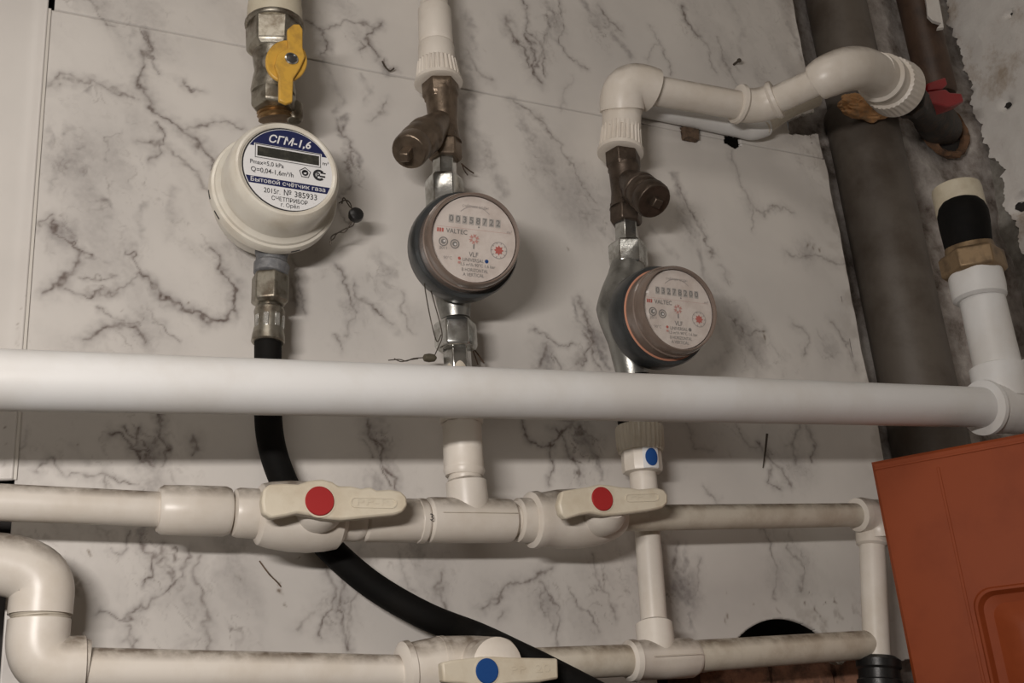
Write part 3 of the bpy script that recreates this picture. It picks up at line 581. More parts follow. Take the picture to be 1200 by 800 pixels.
t = thing('gas_valve', P(322, 135, .05), 'nickel gas ball valve with a yellow butterfly handle above the round white gas meter', 'valve')
b = B(); lp(b, (322, 29, .05), (321, 66, .05), [(0, 29), (.04, 33.5), (.22, 34), (.85, 32.5), (.98, 27), (1, 20)], seg=6, rot=.35)
lp(b, (322, 27, .05), (322, 34, .05), [(0, 30), (.3, 35), (1, 34)]); obj('hex_end', b, M['nickel'], t, bevel=.0012)
b = B(); lp(b, (321, 55, .05), (320, 128, .05), [(0, 22), (.1, 24), (.2, 24.5), (.42, 22), (.5, 23.5), (.72, 26), (.78, 25)]); obj('body', b, M['nickel'], t)
b = B(); lp(b, (321, 108, .05), (321, 129, .05), [(0, 24), (.15, 26.5), (.85, 26.5), (1, 24)], seg=6, rot=.1); obj('hex_end', b, M['nickel'], t, bevel=.0008)
b = B(); H = P(339, 70, .088); lathe(b, P(321, 78, .05), (H-P(321, 78, .05)), [(0, .011), (.02, .011), (.021, .008), (.034, .007)], seg=24); obj('stem', b, M['nickel'], t)
hd = .088; b = B()
pprism(b, polar(336, 71, 24.5, 30), hd-.003, hd-.006)
pprism(b, [(337, 34), (344, 28), (351, 28), (355, 34), (355, 56), (358, 66), (352, 80), (344, 92), (343, 119), (336, 121), (327, 117), (327, 90), (322, 76), (326, 62), (338, 56)], hd, hd-.0035)
obj('butterfly_handle', b, M['yellow'], t, bevel=.0008)
b = B(); lathe(b, P(341, 70, hd-.001), V(0, -1, 0), [(0, .0046), (.0018, .0046), (.0022, .0038), (.0012, .0034)], seg=24, caps=False); obj('nut', b, M['chrome'], t)
b = B(); lathe(b, P(341, 70, hd-.001), V(0, -1, 0), [(0, .0036), (.0016, .0036), (.002, .0025)], seg=6); obj('screw', b, M['dark'], t)
b = B(); lp(b, (321, 125, .046), (323, 140, .044), [(0, 18), (.15, 21), (.25, 19), (.4, 21), (.5, 19), (.65, 21), (.8, 19), (1, 20)]); obj('threaded_nipple', b, M['brass'], t)
b = B(); lp(b, (346, 121, .047), (345, 142, .047), [(0, 8), (.2, 10), (.8, 10), (1, 8)], seg=12); obj('locking_lug', b, M['nickel'], t, bevel=.0006)

# gas meter
n = V(0, -1, 0); FO = P(338, 199, .081); k = depth(FO)/F
t = thing('gas_meter', P(325, 222, .0), 'round white enamelled gas meter with a blue and white label and small display', 'meter')
prof = [(.018, 62), (.022, 65), (.038, 68), (.040, 74), (.042, 77.5), (.0485, 78), (.0505, 76.5), (.051, 73.5), (.053, 72.5), (.0545, 69), (.056, 67.3), (.066, 66.8), (.075, 66), (.0795, 63.8), (.0822, 60), (.0825, 57.5), (.0818, 55), (.081, 54)]
b = B(); A0 = V(FO.x-.001, 0, FO.z); lathe(b, A0, n, [(q, r*k) for q, r in prof], seg=96); obj('housing', b, M['meter'], t, smooth=28)
fc = Face(FO+n*.0002, n, 53*k, roll=-.02)
b = B(); fc.circ(b, 0, 0, 1.0, .0001, 64); obj('label_disc', b, M['label'], t, smooth=0)
b = B(); fc.ring(b, 0, 0, 1.0, 1.035, .0002, 64); obj('label_border', b, M['ink'], t, smooth=0)
pr = []
b = B(); a = math.asin(.47); pts = [(.985*math.cos(a+(PI-2*a)*i/30), .985*math.sin(a+(PI-2*a)*i/30)) for i in range(31)]; fc.poly(b, pts, .0002)
a0, a1 = -.29, -.46; pts = [(-math.sqrt(.97-a0*a0), a0), (math.sqrt(.97-a0*a0), a0), (math.sqrt(.97-a1*a1), a1), (-math.sqrt(.97-a1*a1), a1)]; fc.poly(b, pts, .0002)
obj('blue_bands', b, M['blue'], t, smooth=0)
b = B(); fc.rect(b, -.77, .75, .165, .53, .0003); obj('window_backing', b, M['label'], t, smooth=0)
b = B()
for r_ in ((-.75, .73, .50, .52), (-.75, .73, .175, .19), (-.75, -.735, .175, .52), (.715, .73, .175, .52)): fc.rect(b, *r_, .0004)
fc.text(b, 'm³', .84, .30, .14, .0004)
fc.text(b, 'Pmax=5,0 kPa', -.48, .055, .15, .0004, width=.74, bold=.003); fc.text(b, 'Q=0,04-1,6m³/h', -.36, -.13, .165, .0004, width=.94, bold=.003)
fc.text(b, '2015г.', -.36, -.60, .17, .0004, width=.36); fc.text(b, '№ 385933', .27, -.595, .2, .0004, width=.74)
fc.text(b, 'СЧЕТПРИБОР', .03, -.765, .14, .0004, width=.80, bold=.003); fc.text(b, 'г. Орёл', .04, -.895, .13, .0004, width=.4)
for i in range(5):   # pentagon emblem
    q = [(.37+r*math.sin(2*PI*(i+j)/5), -.015+r*math.cos(2*PI*(i+j)/5)) for j, r in ((0, .14), (1, .14))]; w_ = [(.37+(x-.37)*.86, -.015+(y+.015)*.86) for x, y in q]
    fc.poly(b, [q[0], q[1], w_[1], w_[0]], .0004)
fc.ring(b, .37, -.015, .035, .075, .0004, 20); fc.poly(b, [(.30, -.02), (.36, .04), (.44, .03), (.40, .0)], .0004)
fc.ring(b, .69, -.015, .085, .14, .0004, 24, .75, 2*PI-.75); fc.ring(b, .66, -.0, .02, .05, .0004, 12, -1.6, 1.6); fc.rect(b, .63, .655, -.09, .05, .0004); fc.poly(b, [(.70, -.06), (.83, -.06), (.83, -.02), (.70, -.02)], .0004); fc.poly(b, [(.72, .03), (.84, .03), (.84, .06), (.72, .06)], .0004)
obj('lettering', b, M['ink'], t, smooth=0)
b = B(); fc.rect(b, -.70, .69, .225, .465, .0004); obj('display', b, M['lcd'], t, smooth=0)
b = B(); fc.text(b, 'СГМ-1,6', .03, .69, .27, .0004, width=.95, slant=.25, bold=.02); obj('white_lettering', b, M['label'], t, smooth=0)
b = B(); fc.text(b, 'Бытовой счётчик газа', .0, -.375, .15, .0004, width=1.66, bold=.003); obj('white_lettering', b, M['label'], t, smooth=0)
for aa in (2.75, 3.25, 3.6, 2.35, 5.0):   # slots moulded in the flange
    b = B()
    for i in range(5):
        a = aa+i*.028; c = A0+n*.0455+V(math.cos(a), 0, math.sin(a))*77.9*k
        box(b, c, (V(-math.sin(a), 0, math.cos(a)), n, V(math.cos(a), 0, math.sin(a))), (.0008, .0006, .0003))
    obj('flange_slot', b, M['ink'], t, smooth=0)
b = B(); lp(b, (319, 280, .030), (318, 316, .030), [(0, 19), (.5, 19.5), (.55, 18), (1, 18.5)]); obj('outlet_spout', b, M['zinc'], t)
b = B(); lp(b, (319, 308, .030), (317, 323, .030), [(0, 18), (.2, 21), (.9, 20), (1, 17)], seg=24); obj('collar', b, M['zinc'], t)

# seal on the gas meter
t = thing('wire_seal', P(417, 252, .045), 'small black round seal hanging on twisted wire at right of the gas meter', 'seal')
b = B(); lathe(b, P(417, 252, .042), V(0, -1, .1), [(-.0035, .003), (-.0025, .005), (0, .0056), (.0025, .005), (.0035, .003)], seg=24); obj('seal_body', b, M['shiny'], t)
for ph in (0, PI):
    b = B(); pts = []
    base = [P(399, 238, .05), P(404, 233, .048), P(410, 240, .045), P(415, 250, .043), P(413, 262, .04), P(404, 270, .038), P(396, 273, .036), P(390, 278, .035), P(387, 285, .034)]
    for i, q in enumerate(base): pts.append(q+V(math.cos(i*2.2+ph), 0, math.sin(i*2.2+ph))*.0011)
    tube(b, pts, .00045, 6, smooth=6); obj('wire', b, M['wire'], t)

# gas hose
t = thing('gas_hose', P(316, 317, .046), 'black rubber gas hose with a nickel nut, hanging under the gas meter', 'hose')
b = B(); lp(b, (317, 322, .030), (316, 358, .030), [(0, 19), (.08, 22.5), (.9, 22.5), (1, 17)], seg=6, rot=.52); obj('hex_nut', b, M['nickel'], t, bevel=.0009)
b = B(); lp(b, (316, 355, .030), (315, 364, .030), [(0, 12), (1, 13)]); obj('neck', b, M['nickel'], t)
b = B(); lp(b, (316, 360, .030), (314, 402, .030), [(0, 13), (.06, 17), (.14, 18), (.28, 17), (.55, 16.6), (.7, 17.8), (.78, 18.6), (.96, 19.5), (1, 18)], seg=48)
obj('ferrule', b, M['nickel'], t)
for a in (-1.25, -.45, .35, 1.1):
    A_ = P(316, 368, .030); B_ = P(315, 389, .030); ax = (B_-A_).normalized(); dr = (V(0, -1, 0)*math.cos(a)+V(1, 0, 0)*math.sin(a)); sd = ax.cross(dr).normalized()
    b = B(); c = (A_+B_)/2+dr*.0093; box(b, c, (sd, ax, dr), (.0019, .0048, .0007)); obj('crimp', b, M['chrome'], t, bevel=.0005)
b = B(); hp = [(314, 396, .030), (314, 430, .029), (314, 480, .027), (317, 515, .023), (326, 548, .018), (342, 583, .0125), (366, 618, .0115), (394, 650, .0125), (440, 688, .016), (500, 722, .024), (560, 745, .020), (604, 766, .050), (645, 786, .064), (715, 822, .068), (790, 862, .05)]
tube(b, [P(*q) for q in hp], .0090, 24, smooth=8); obj('hose', b, M['rubber'], t)

# ---------------------------------------------------------------- helpers for the two water lines
def strainer(main, top, bot, bra, m, label, cap, plug_hw, plugs):
    t = thing('y_strainer', P(*main[1]), label, 'strainer', None)
    b = B(); lp(b, top[0], top[1], [(0, top[2]*.93), (.1, top[2]), (.8, top[2]), (.88, top[2]*.9), (1, top[2]*.9)], seg=6, rot=.3); obj('hex_end', b, m, t, bevel=.001)
    b = B(); lp(b, main[0], main[1], [(0, main[2]), (.1, main[2]*1.03), (.14, main[2]*.96), (.6, main[2]*.86), (.9, main[2]*.92), (1, main[2])]); 
    lp(b, bra[0], bra[1], [(0, bra[2]*.55), (.3, bra[2]*.78), (.55, bra[2]*.97), (.62, bra[2]*1.05), (.70, bra[2]*1.05), (.72, bra[2]), (.8, bra[2]*1.03), (.92, bra[2]*1.03), (.95, bra[2]*.97), (1, bra[2]*.95)], seg=36); obj('body', b, m, t)
    b = B(); lp(b, bot[0], bot[1], [(0, bot[2]*.9), (.1, bot[2]*.98), (.85, bot[2]), (1, bot[2]*.9)], seg=6, rot=.3); obj('hex_end', b, m, t, bevel=.001)
    b = B(); lp(b, cap[0], cap[1], [(0, cap[2]*.9), (.3, cap[2]), (.8, cap[2]), (1, cap[2]*.93)], seg=24); c = obj('screen_cap', b, m, t, bevel=.0006)
    b = B(); lp(b, plugs[0], plugs[1], [(0, plug_hw), (.85, plug_hw), (1, plug_hw*.85)], seg=4, rot=.5); obj('square_lug', b, m, c, bevel=.0007)
    return t

def water_meter(FO, axis_pt, rot_roll, body, label, digits, dotmat, amber=False):
    nn = (FO-axis_pt); h = nn.length; n = nn.normalized()
    t = thing('water_meter', axis_pt, label, 'meter')
    m = M['bodym']
    tube_pts, rads = body
    b = B(); tube(b, [P(*q) for q in tube_pts], rads, 32, smooth=6); obj('flow_body', b, m, t)
    b = B(); lathe(b, FO, n, [(-h+.008, .016), (-h+.014, .022), (-.050, .029), (-.043, .0365), (-.038, .0388), (-.0235, .0390), (-.0205, .0378), (-.0205, .034)], seg=64); obj('casting', b, M['casting'], t)
    for sgn in (-1, 1):   # octagonal lugs either side
        pass
    b = B(); lathe(b, FO, n, [(-.022, .0352), (-.0205, .0355), (-.0195, .0348)], seg=64); obj('seal_ring', b, M['amber'] if amber else M['dark'], t)
    b = B(); lathe(b, FO, n, [(-.020, .0345), (-.012, .0342), (-.0115, .0347), (-.0095, .0347), (-.009, .0338), (-.004, .0335), (-.001, .0327), (.0005, .0318), (.0002, .0308), (-.003, .0304)], seg=64, caps=False); obj('register_ring', b, M['ring'], t)
    fc = Face(FO-n*.0032, n, .0300, roll=rot_roll)
    b = B(); fc.circ(b, 0, 0, 1.0, 0, 56); obj('dial', b, M['dial'], t, smooth=0)
    b = B(); 
    for i, ch in enumerate(digits): 
        x = -.56+i*.16; fc.rect(b, x-.06, x+.06, .33, .52, .00015)
    obj('number_wheels', b, M['drum'], t, smooth=0)
    b = B()
    for i, ch in enumerate(digits): fc.text(b, ch, -.56+i*.16, .425, .21, .0003, bold=.012)
    fc.rect(b, -.015, .015, -.23, -.12, .0003); fc.text(b, 'VLF', .0, -.37, .16, .0003, width=.22, bold=.01)
    fc.circ(b, .10, .29, .02, .0003)
    fc.text(b, 'UNIVERSAL', .0, -.50, .115, .0003, width=.50, bold=.004); fc.text(b, '1,5 m³/h 90°C 1,6 bar', .12, -.61, .10, .0003, width=.82, bold=.003)
    fc.text(b, 'B HORIZONTAL', .05, -.73, .11, .0003, width=.62, bold=.003); fc.text(b, 'A VERTICAL', .02, -.84, .11, .0003, width=.50, bold=.003)
    for x, y in ((-.72, -.13), (-.45, -.16)):
        fc.ring(b, x, y, .085, .11, .0003, 20); fc.circ(b, x, y, .06, .0003, 14)
    fc.text(b, '2011', -.72, -.28, .09, .0003, width=.18); fc.text(b, 'VALTEC', -.42, .13, .15, .0003, width=.50, bold=.014)
    obj('lettering', b, M['inkg'], t, smooth=0)
    b = B()
    for x, y in ((-.70, -.12), (-.44, -.17)): fc.circ(b, x, y, .028, .0005, 10)
    obj('emblem_centers', b, M['label'], t, smooth=0)
    b = B(); fc.ring(b, 0, .30, .46, .475, .0002, 30, .75, 2.4); obj('printed_arc', b, M['inkl'], t, smooth=0)
    for a_ in (('счётчик воды', .0, .76, .1, .0003, .62), ('90°C', -.60, -.50, .1, .0003, .2), ('m³', .84, .25, .11, .0003, .12)):
        b = B(); fc.text(b, *a_); obj('faint_lettering', b, M['inkl'], t, smooth=0)
    b = B(); fc.ring(b, .60, -.20, .185, .20, .0003, 30)
    for i in range(10):
        a = 2*PI*i/10; fc.poly(b, [(.60+r*math.cos(a+d), -.20+r*math.sin(a+d)) for r, d in ((.15, -.06), (.19, -.05), (.19, .05), (.15, .06))], .0003)
    obj('litre_scale', b, M['inkl'], t, smooth=0)
    b = B()
    for i in range(3): fc.rect(b, -.88+i*.055, -.84+i*.055, .09, .18, .0003)
    obj('printed_bars', b, M['inkr'], t, smooth=0); b = B()
    pts = [(.60+(.12 if i % 2 == 0 else .075)*math.cos(PI*i/8), -.20+(.12 if i % 2 == 0 else .075)*math.sin(PI*i/8)) for i in range(16)]; fc.poly(b, pts, .0004); obj('red_pointer', b, M['inkr'], t, smooth=0)
    b = B(); fc.circ(b, -.33, -.48, .035, .0003); obj('printed_dot', b, M['inkr'], t, smooth=0)
    b = B()
    for i in range(6):
        a = 2*PI*i/6+.4; fc.poly(b, [(r*math.cos(a+d), .0+r*math.sin(a+d)) for r, d in ((.05, -.5), (.13, -.28), (.10, 0), (.13, .28), (.05, .5))], .0003)
    fc.rect(b, -.36, -.30, -.60, -.55, .0003); fc.rect(b, -.9, .9, .22, .225, .0002)
    obj('flow_star', b, M['inkp'], t, smooth=0)
    b = B(); fc.circ(b, .32, -.49, .045, .0003); obj('printed_dot', b, dotmat, t, smooth=0)
    b = B(); lathe(b, FO, n, [(-.0005, .0303), (.0012, .0285), (.0016, .024)], seg=56, caps=False); k_ = [b.verts.new(FO+n*.0016+(frame(n)[0]*math.cos(2*PI*i/56)+frame(n)[1]*math.sin(2*PI*i/56))*.024) for i in range(56)]; b.faces.new(k_)
    bmesh.ops.remove_doubles(b, verts=b.verts, dist=.00005); bmesh.ops.recalc_face_normals(b, faces=b.faces)
    if sum(f.normal.dot(n) for f in b.faces) < 0: bmesh.ops.reverse_faces(b, faces=b.faces)
    obj('clear_cover', b, M['clear'], t)
    return t
def nuts(p_in, p_out, label, hexpx, nutpx, group=None):
    """tailpiece: hex shank and union nut; px tuples (a, b, hw)"""
    t = thing('meter_coupling', P(*p_in), label, 'coupling')
    b = B(); lp(b, hexpx[0], hexpx[1], [(0, hexpx[2]*.92), (.08, hexpx[2]), (.92, hexpx[2]), (1, hexpx[2]*.92)], seg=6, rot=hexpx[3] if len(hexpx) > 3 else .2); obj('tailpiece', b, M['chrome'], t, bevel=.0006)
    b = B(); lp(b, nutpx[0], nutpx[1], [(0, nutpx[2]*.86), (.1, nutpx[2]), (.9, nutpx[2]), (1, nutpx[2]*.9)], seg=6, rot=nutpx[3] if len(nutpx) > 3 else .45); obj('union_nut', b, M['chrome'], t, bevel=.0009)
    return t

# ---------------------------------------------------------------- water line 1
t = thing('ribbed_adapter', P(514, 98, .035), 'white plastic pipe end with a ribbed adapter above the left strainer', 'fitting')
b = B(); lp(b, (508, -70, .035), (509, 14, .035), [(0, 15), (1, 16)]); obj('pipe', b, M['pp'], t)
b = B(); lp(b, (509, 9, .035), (512, 74, .035), [(0, 17), (.06, 19.5), (.6, 20), (.66, 20), (.68, 19.3), (.72, 21), (1, 21.5)]); obj('sleeve', b, M['pp'], t)
b = B(); rib(b, (512, 72, .035), (514, 99, .035), [(0, 20), (.08, 23.5), (.80, 26.5), (.82, 27.5), (.97, 28.5), (1, 26), (1, 21)], rr=(1, 2)); obj('ribbed_ring', b, M['pp'], t)
strainer(((517, 108, .035), (521, 168, .035), 20), ((515, 90, .035), (517, 120, .035), 22), ((521, 160, .035), (522, 188, .035), 20.5), ((521, 138, .035), (485, 171, .060), 21), M['bronze'],
  'weathered bronze Y strainer whose branch points down left, above the left water meter', ((487, 169, .059), (479, 178, .066), 22), 8.5, ((479, 177, .065), (473, 185, .071)))
nuts((521, 186, .035), (520, 245, .035), 'chrome hex tailpiece and union nut between left strainer and left water meter', ((521, 184, .035), (521, 214, .035), 14.5), ((520, 208, .035), (522, 246, .035), 23))
F1 = P(557, 279, .098); A1 = P(528, 302, .035)
water_meter(F1, A1, -.05, ([(521, 236, .035), (523, 262, .035), (527, 302, .035), (531, 345, .035), (534, 374, .035)], [.011, .0145, .020, .0135, .0105]), 'left water meter with a round glazed dial, nearest the gas meter', '00358722', M['bluecap'])
nuts((534, 370, .035), (536, 428, .035), 'chrome union nut and hex tailpiece below the left water meter', ((535, 404, .035), (537, 436, .035), 17), ((533, 377, .035), (535, 410, .035), 25.5, .3))
t = thing('lead_seal', P(500, 419, .035), 'dull lead seal on thin wires beside the nut below the left water meter', 'seal')
b = B(); lathe(b, P(496, 419, .03), V(1, 0, .05), [(0, .0012), (.001, .0026), (.0045, .0032), (.0085, .0026), (.010, .001)], seg=16); obj('seal_body', b, M['lead'], t)
for q in ([(497, 330, .058), (500, 350, .052), (506, 380, .044), (512, 400, .05), (517, 392, .053)], [(503, 333, .057), (509, 355, .052), (516, 380, .052), (518, 395, .053), (513, 408, .048), (510, 415, .036)], [(495, 419, .03), (484, 420, .03), (476, 423, .028), (468, 421, .026), (455, 422, .024)], [(490, 420, .03), (480, 421.5, .03), (470, 423.5, .027), (462, 420, .025)]):
    b = B(); tube(b, [P(*x) for x in q], .00042, 6, smooth=6); obj('wire', b, M['wire'], t)
# below the big pipe
t = thing('pipe_coupling', P(543, 556, .045), 'short white plastic coupling standing on the tee, just below the thick pipe', 'fitting')
b = B(); lp(b, (536, 425, .035), (542, 494, .045), [(0, 14), (1, 16)]); obj('pipe', b, M['ppd'], t)
b = B(); lp(b, (541, 486, .045), (544, 557, .048), [(0, 22), (.04, 24.5), (.12, 24.5), (.14, 23.5), (.86, 24), (.93, 23.6), (1, 21.5)], seg=10, rot=.2); lp(b, (541, 487, .045), (541, 497, .045), [(0, 23), (.2, 25.3), (.8, 25.3), (1, 24)]); lp(b, (544, 549, .048), (544, 558, .048), [(0, 24), (.3, 24.6), (1, 22)]); obj('sleeve', b, M['pp'], t, smooth=50)
b = B(); lp(b, (544, 556, .048), (546, 566, .05), [(0, 18), (.3, 20), (.7, 20), (1, 18)]); obj('weld_bead', b, M['pp'], t)

# ---------------------------------------------------------------- middle row
MD = .050
def spx(px, py, d): return (px, py, d)
t = thing('plastic_pipe', P(90, 591, MD), 'thin white plastic pipe entering at left edge in the middle row', 'pipe', None)
b = B(); lp(b, (-120, 583, MD), (196, 597, MD), [(0, 21.5), (1, 21.5)]); obj('pipe', b, M['pp'], t)
t = thing('pipe_coupling', P(228, 598, MD), 'white plastic coupling left of the first red-capped valve', 'fitting')
b = B(); lp(b, (185, 597, MD), (269, 599, MD), [(0, 25), (.06, 28.5), (.5, 29.5), (.93, 29.5), (1, 27)], seg=40); obj('sleeve', b, M['pp'], t)
b = B(); lp(b, (266, 599, MD), (277, 599.5, MD), [(0, 21), (1, 21)]); obj('pipe_stub', b, M['pp'], t)

def pvalve(nm_label, ends, body, bonnet, handle, cap, capm, pill, cone=None, plug=None):
    t = thing('ball_valve', P(*body[0]), nm_label, 'valve')
    for e in ends:
        b = B(); lp(b, e[0], e[1], e[2], seg=40); obj('socket', b, M['pp'], t)
    b = B(); lp(b, body[0], body[1], body[2], seg=40); obj('body', b, M['pp'], t)
    b = B(); c = P(*bonnet[0]); k = depth(c)/F; lathe(b, c, V(0, -1, 0), [(q, r*k) for q, r in bonnet[1]], seg=32); obj('bonnet', b, M['pp'], t)
    b = B(); pprism(b, handle[0], handle[1], handle[1]-handle[2]); h = obj('lever_handle', b, M['handle'], t, bevel=.0014, smooth=40)
    if pill:
        b = B(); (x0, y0), (x1, y1), r = pill; d = handle[1]
        out = []; 
        ang = math.atan2(y1-y0, x1-x0)
        for i in range(9): a = ang+PI/2+PI*i/8; out.append((x0+r*math.cos(a), y0+r*math.sin(a)))
        for i in range(9): a = ang-PI/2+PI*i/8; out.append((x1+r*math.cos(a), y1+r*math.sin(a)))
        cx, cy = (x0+x1)/2, (y0+y1)/2; inn = []
        for i in range(18): 
            ex, ey = (x0, y0) if i < 9 else (x1, y1); inn.append((ex+(out[i][0]-ex)*.72, ey+(out[i][1]-ey)*.72))
        for i in range(18):
            j = (i+1) % 18; q = [out[i], out[j], inn[j], inn[i]]
            prism(b, [P(x, y, d+.0005) for x, y in q], (0, .0009, 0))
        bmesh.ops.remove_doubles(b, verts=b.verts, dist=.00002); obj('embossed_grip', b, M['handle'], h, smooth=0)
        b = B(); ff = Face(P(cx, cy, d+.0002), V(0, -1, 0), .0045, roll=-ang*.0); ff.text(b, pill_text, 0, 0, 1.3, .0002, width=(P(x1, y1, d)-P(x0, y0, d)).length/.0045*.95); obj('embossed_lettering', b, M['handle'], h, smooth=0)
    b = B(); cc = P(*cap[0]); lathe(b, cc-V(0, -1, 0)*.001, V(0, -1, 0), [(0, cap[1]*depth(cc)/F), (.0016, cap[1]*depth(cc)/F), (.0022, cap[1]*.94*depth(cc)/F)], seg=40); obj('round_cap', b, capm, h)
    b = B(); lathe(b, cc-V(0, -1, 0)*.001, V(0, -1, 0), [(0, cap[1]*1.14*depth(cc)/F), (.0013, cap[1]*1.12*depth(cc)/F)], seg=40); obj('cap_rim', b, M['handle'], h)
    return t
pill_text = 'PP-R'
HD = MD+.040
pvalve('ball valve with red-capped lever in front of the black hose, left of the tee',
  [((272, 600, MD), (308, 602, MD), [(0, 22), (.06, 27), (.2, 29), (.9, 29.5), (1, 28)]), ((393, 608, MD), (426, 610, MD), [(0, 25), (.7, 25), (.9, 24), (1, 22)])],
  ((300, 602, MD), (402, 608, MD), [(0, 29), (.04, 35), (.14, 38), (.35, 41), (.6, 41.5), (.8, 39), (.93, 36), (1, 27)]),
  ((363, 601, MD), [(.0, 30), (.022, 30), (.030, 24), (.034, 18), (HD-MD-.004, 14)]),
  ([(307, 587), (309, 573), (316, 567), (332, 566), (350, 567), (362, 563), (378, 561), (390, 564), (397, 569), (412, 569), (424, 572), (434, 570), (442, 574), (458, 573), (470, 575), (477, 582), (478, 592), (472, 600), (462, 603), (430, 606), (400, 609), (378, 607), (362, 603), (348, 601), (336, 604), (318, 607), (309, 601)], HD, .008),
  ((374.5, 587, HD), 17.5), M['red'], ((417, 588), (459, 589), 6.5))
t = thing('pipe_coupling', P(462, 610, MD), 'white plastic coupling between the first red-capped valve and the tee', 'fitting')
b = B(); lp(b, (424, 609, MD), (500, 610, MD), [(0, 22), (.05, 25.5), (.9, 26), (.97, 25), (1, 22)], seg=12, rot=.1); lp(b, (488, 610, MD), (500, 610, MD), [(0, 26), (.7, 26.4), (1, 22)]); obj('sleeve', b, M['pp'], t, smooth=45, bevel=.0006)
t = thing('pipe_tee', P(550, 609, MD), 'white plastic tee in the middle row with its branch pointing up', 'fitting')
b = B(); lp(b, (499, 609, MD), (600, 610, MD), [(0, 23), (.03, 26), (.12, 26.4), (.5, 26.4), (.9, 26.2), (.97, 25.5), (1, 22)], seg=40); obj('run', b, M['pp'], t)
b = B(); lp(b, (546, 562, MD), (550, 606, MD), [(0, 21), (.06, 24), (.9, 24.5), (1, 24)], seg=40); obj('branch', b, M['pp'], t)
b = B(); box(b, (P(505, 606, MD)+P(600, 606, MD))/2+V(0, -.0156, 0), AX, (.027, .0003, .0002)); obj('mould_seam', b, M['ppd'], t, smooth=0)
b = B(); ff = Face(P(506, 606, MD+.0168), V(0, -1, 0), .0035); ff.text(b, '3', 0, 0, 1.8, 0); obj('lettering', b, M['ink'], t, smooth=0)
b = B(); lp(b, (598, 609, MD), (608, 609, MD), [(0, 19), (1, 19)]); obj('pipe_stub', b, M['pp'], t)
pvalve('ball valve with red-capped lever, right of the tee in the middle row',
  [((604, 609, MD), (626, 609.5, MD), [(0, 22), (.1, 25.5), (.4, 26), (1, 26.5)])],
  ((620, 609, MD), (728, 606, MD), [(0, 27), (.02, 32), (.08, 33), (.13, 31), (.3, 34), (.5, 35), (.68, 33), (.82, 29), (.93, 24), (1, 18)]),
  ((690, 606, MD), [(.0, 27), (.022, 27), (.030, 22), (.034, 16), (HD-MD-.004, 13)]),
  ([(655, 590), (659, 575), (676, 572), (690, 570), (702, 567), (716, 568), (726, 570), (740, 571), (750, 573), (760, 572), (770, 571), (778, 573), (783, 579), (783, 589), (777, 595), (762, 598), (740, 601), (725, 603), (708, 604), (692, 601), (680, 603), (664, 608), (658, 602)], HD, .007),
  ((705.5, 584.5, HD), 14.3), M['red'], ((738, 583), (768, 582), 5))
t = thing('plastic_pipe', P(880, 603, MD), 'thin white plastic pipe running right from the second red-capped valve', 'pipe')
b = B(); lp(b, (722, 607, MD), (1012, 603, MD), [(0, 14.5), (1, 14.5)]); obj('pipe', b, M['ppd'], t)  # darker plastic: the shade lying on this pipe is put into its colour
t = thing('elbow', P(1020, 604, MD), 'white plastic elbow in the middle row turning down beside the red cabinet', 'fitting')
b = B(); lp(b, (1003, 603, MD), (1028, 602, MD), [(0, 16), (.05, 19.5), (.3, 20), (.4, 17.5), (1, 17)]); obj('side_socket', b, M['pp'], t)
b = B(); tube(b, bend(P(1010, 603, MD), P(1031, 602, MD), P(1033, 632, MD)), .0135, 24); obj('body', b, M['pp'], t)
b = B(); lp(b, (1021, 615, MD-.005), (1022, 640, MD-.005), [(0, 16), (.1, 18), (.9, 18), (1, 15)]); obj('lower_socket', b, M['pp'], t)
t = thing('plastic_pipe', P(1025, 700, MD-.005), 'short white plastic pipe dropping from the elbow beside the red cabinet', 'pipe')
b = B(); lp(b, (1022, 638, MD-.005), (1028, 775, MD-.005), [(0, 15), (1, 15.5)]); obj('pipe', b, M['pp'], t)
t = thing('rubber_connector', P(1030, 800, MD-.005), 'black ribbed connector at the foot of the short pipe beside the cabinet', 'fitting')
b = B(); lp(b, (1029, 769, MD-.005), (1035, 860, MD-.005), [(0, 20), (.05, 26), (.15, 26), (.18, 24), (.3, 24), (.32, 26), (.4, 26), (1, 26)]); obj('body', b, M['shiny'], t)

# ---------------------------------------------------------------- bottom row
t = thing('elbow', P(45, 700, .04), 'large white plastic elbow at lower left turning down from the left edge', 'fitting')
b = B(); tube(b, bend(P(-60, 658, .042), P(53, 662, .042), P(47, 720, .042), 16, .38), .0170, 32); obj('body', b, M['pp'], t)
b = B(); lp(b, (47.5, 716, .042), (47, 728, .042), [(0, 32), (.3, 33.5), (.45, 32), (.55, 32), (.7, 33.5), (1, 32)]); obj('weld_bead', b, M['ppd'], t)
t = thing('elbow', P(45, 780, .04), 'white plastic elbow in the bottom left corner turning right into the lowest pipe', 'fitting')
b = B(); tube(b, bend(P(46.5, 726, .042), P(41, 783, .042), P(98, 780, .042), 16, .3), .0165, 32); lp(b, (84, 779.5, .042), (102, 780.5, .042), [(0, 32), (.7, 32), (1, 30)]); obj('body', b, M['pp'], t)
t = thing('plastic_pipe', P(290, 783, .042), 'lowest white plastic pipe, between the corner elbow and the blue-capped valve', 'pipe')
b = B(); lp(b, (98, 785, .042), (478, 789, .042), [(0, 24.5), (1, 22.5)]); obj('pipe', b, M['pp'], t)
b = B(); rr_ = [P(x, 785.3+(x-98)*.0105, .042) for x in (99, 478)]
pill_text = '20  PN'
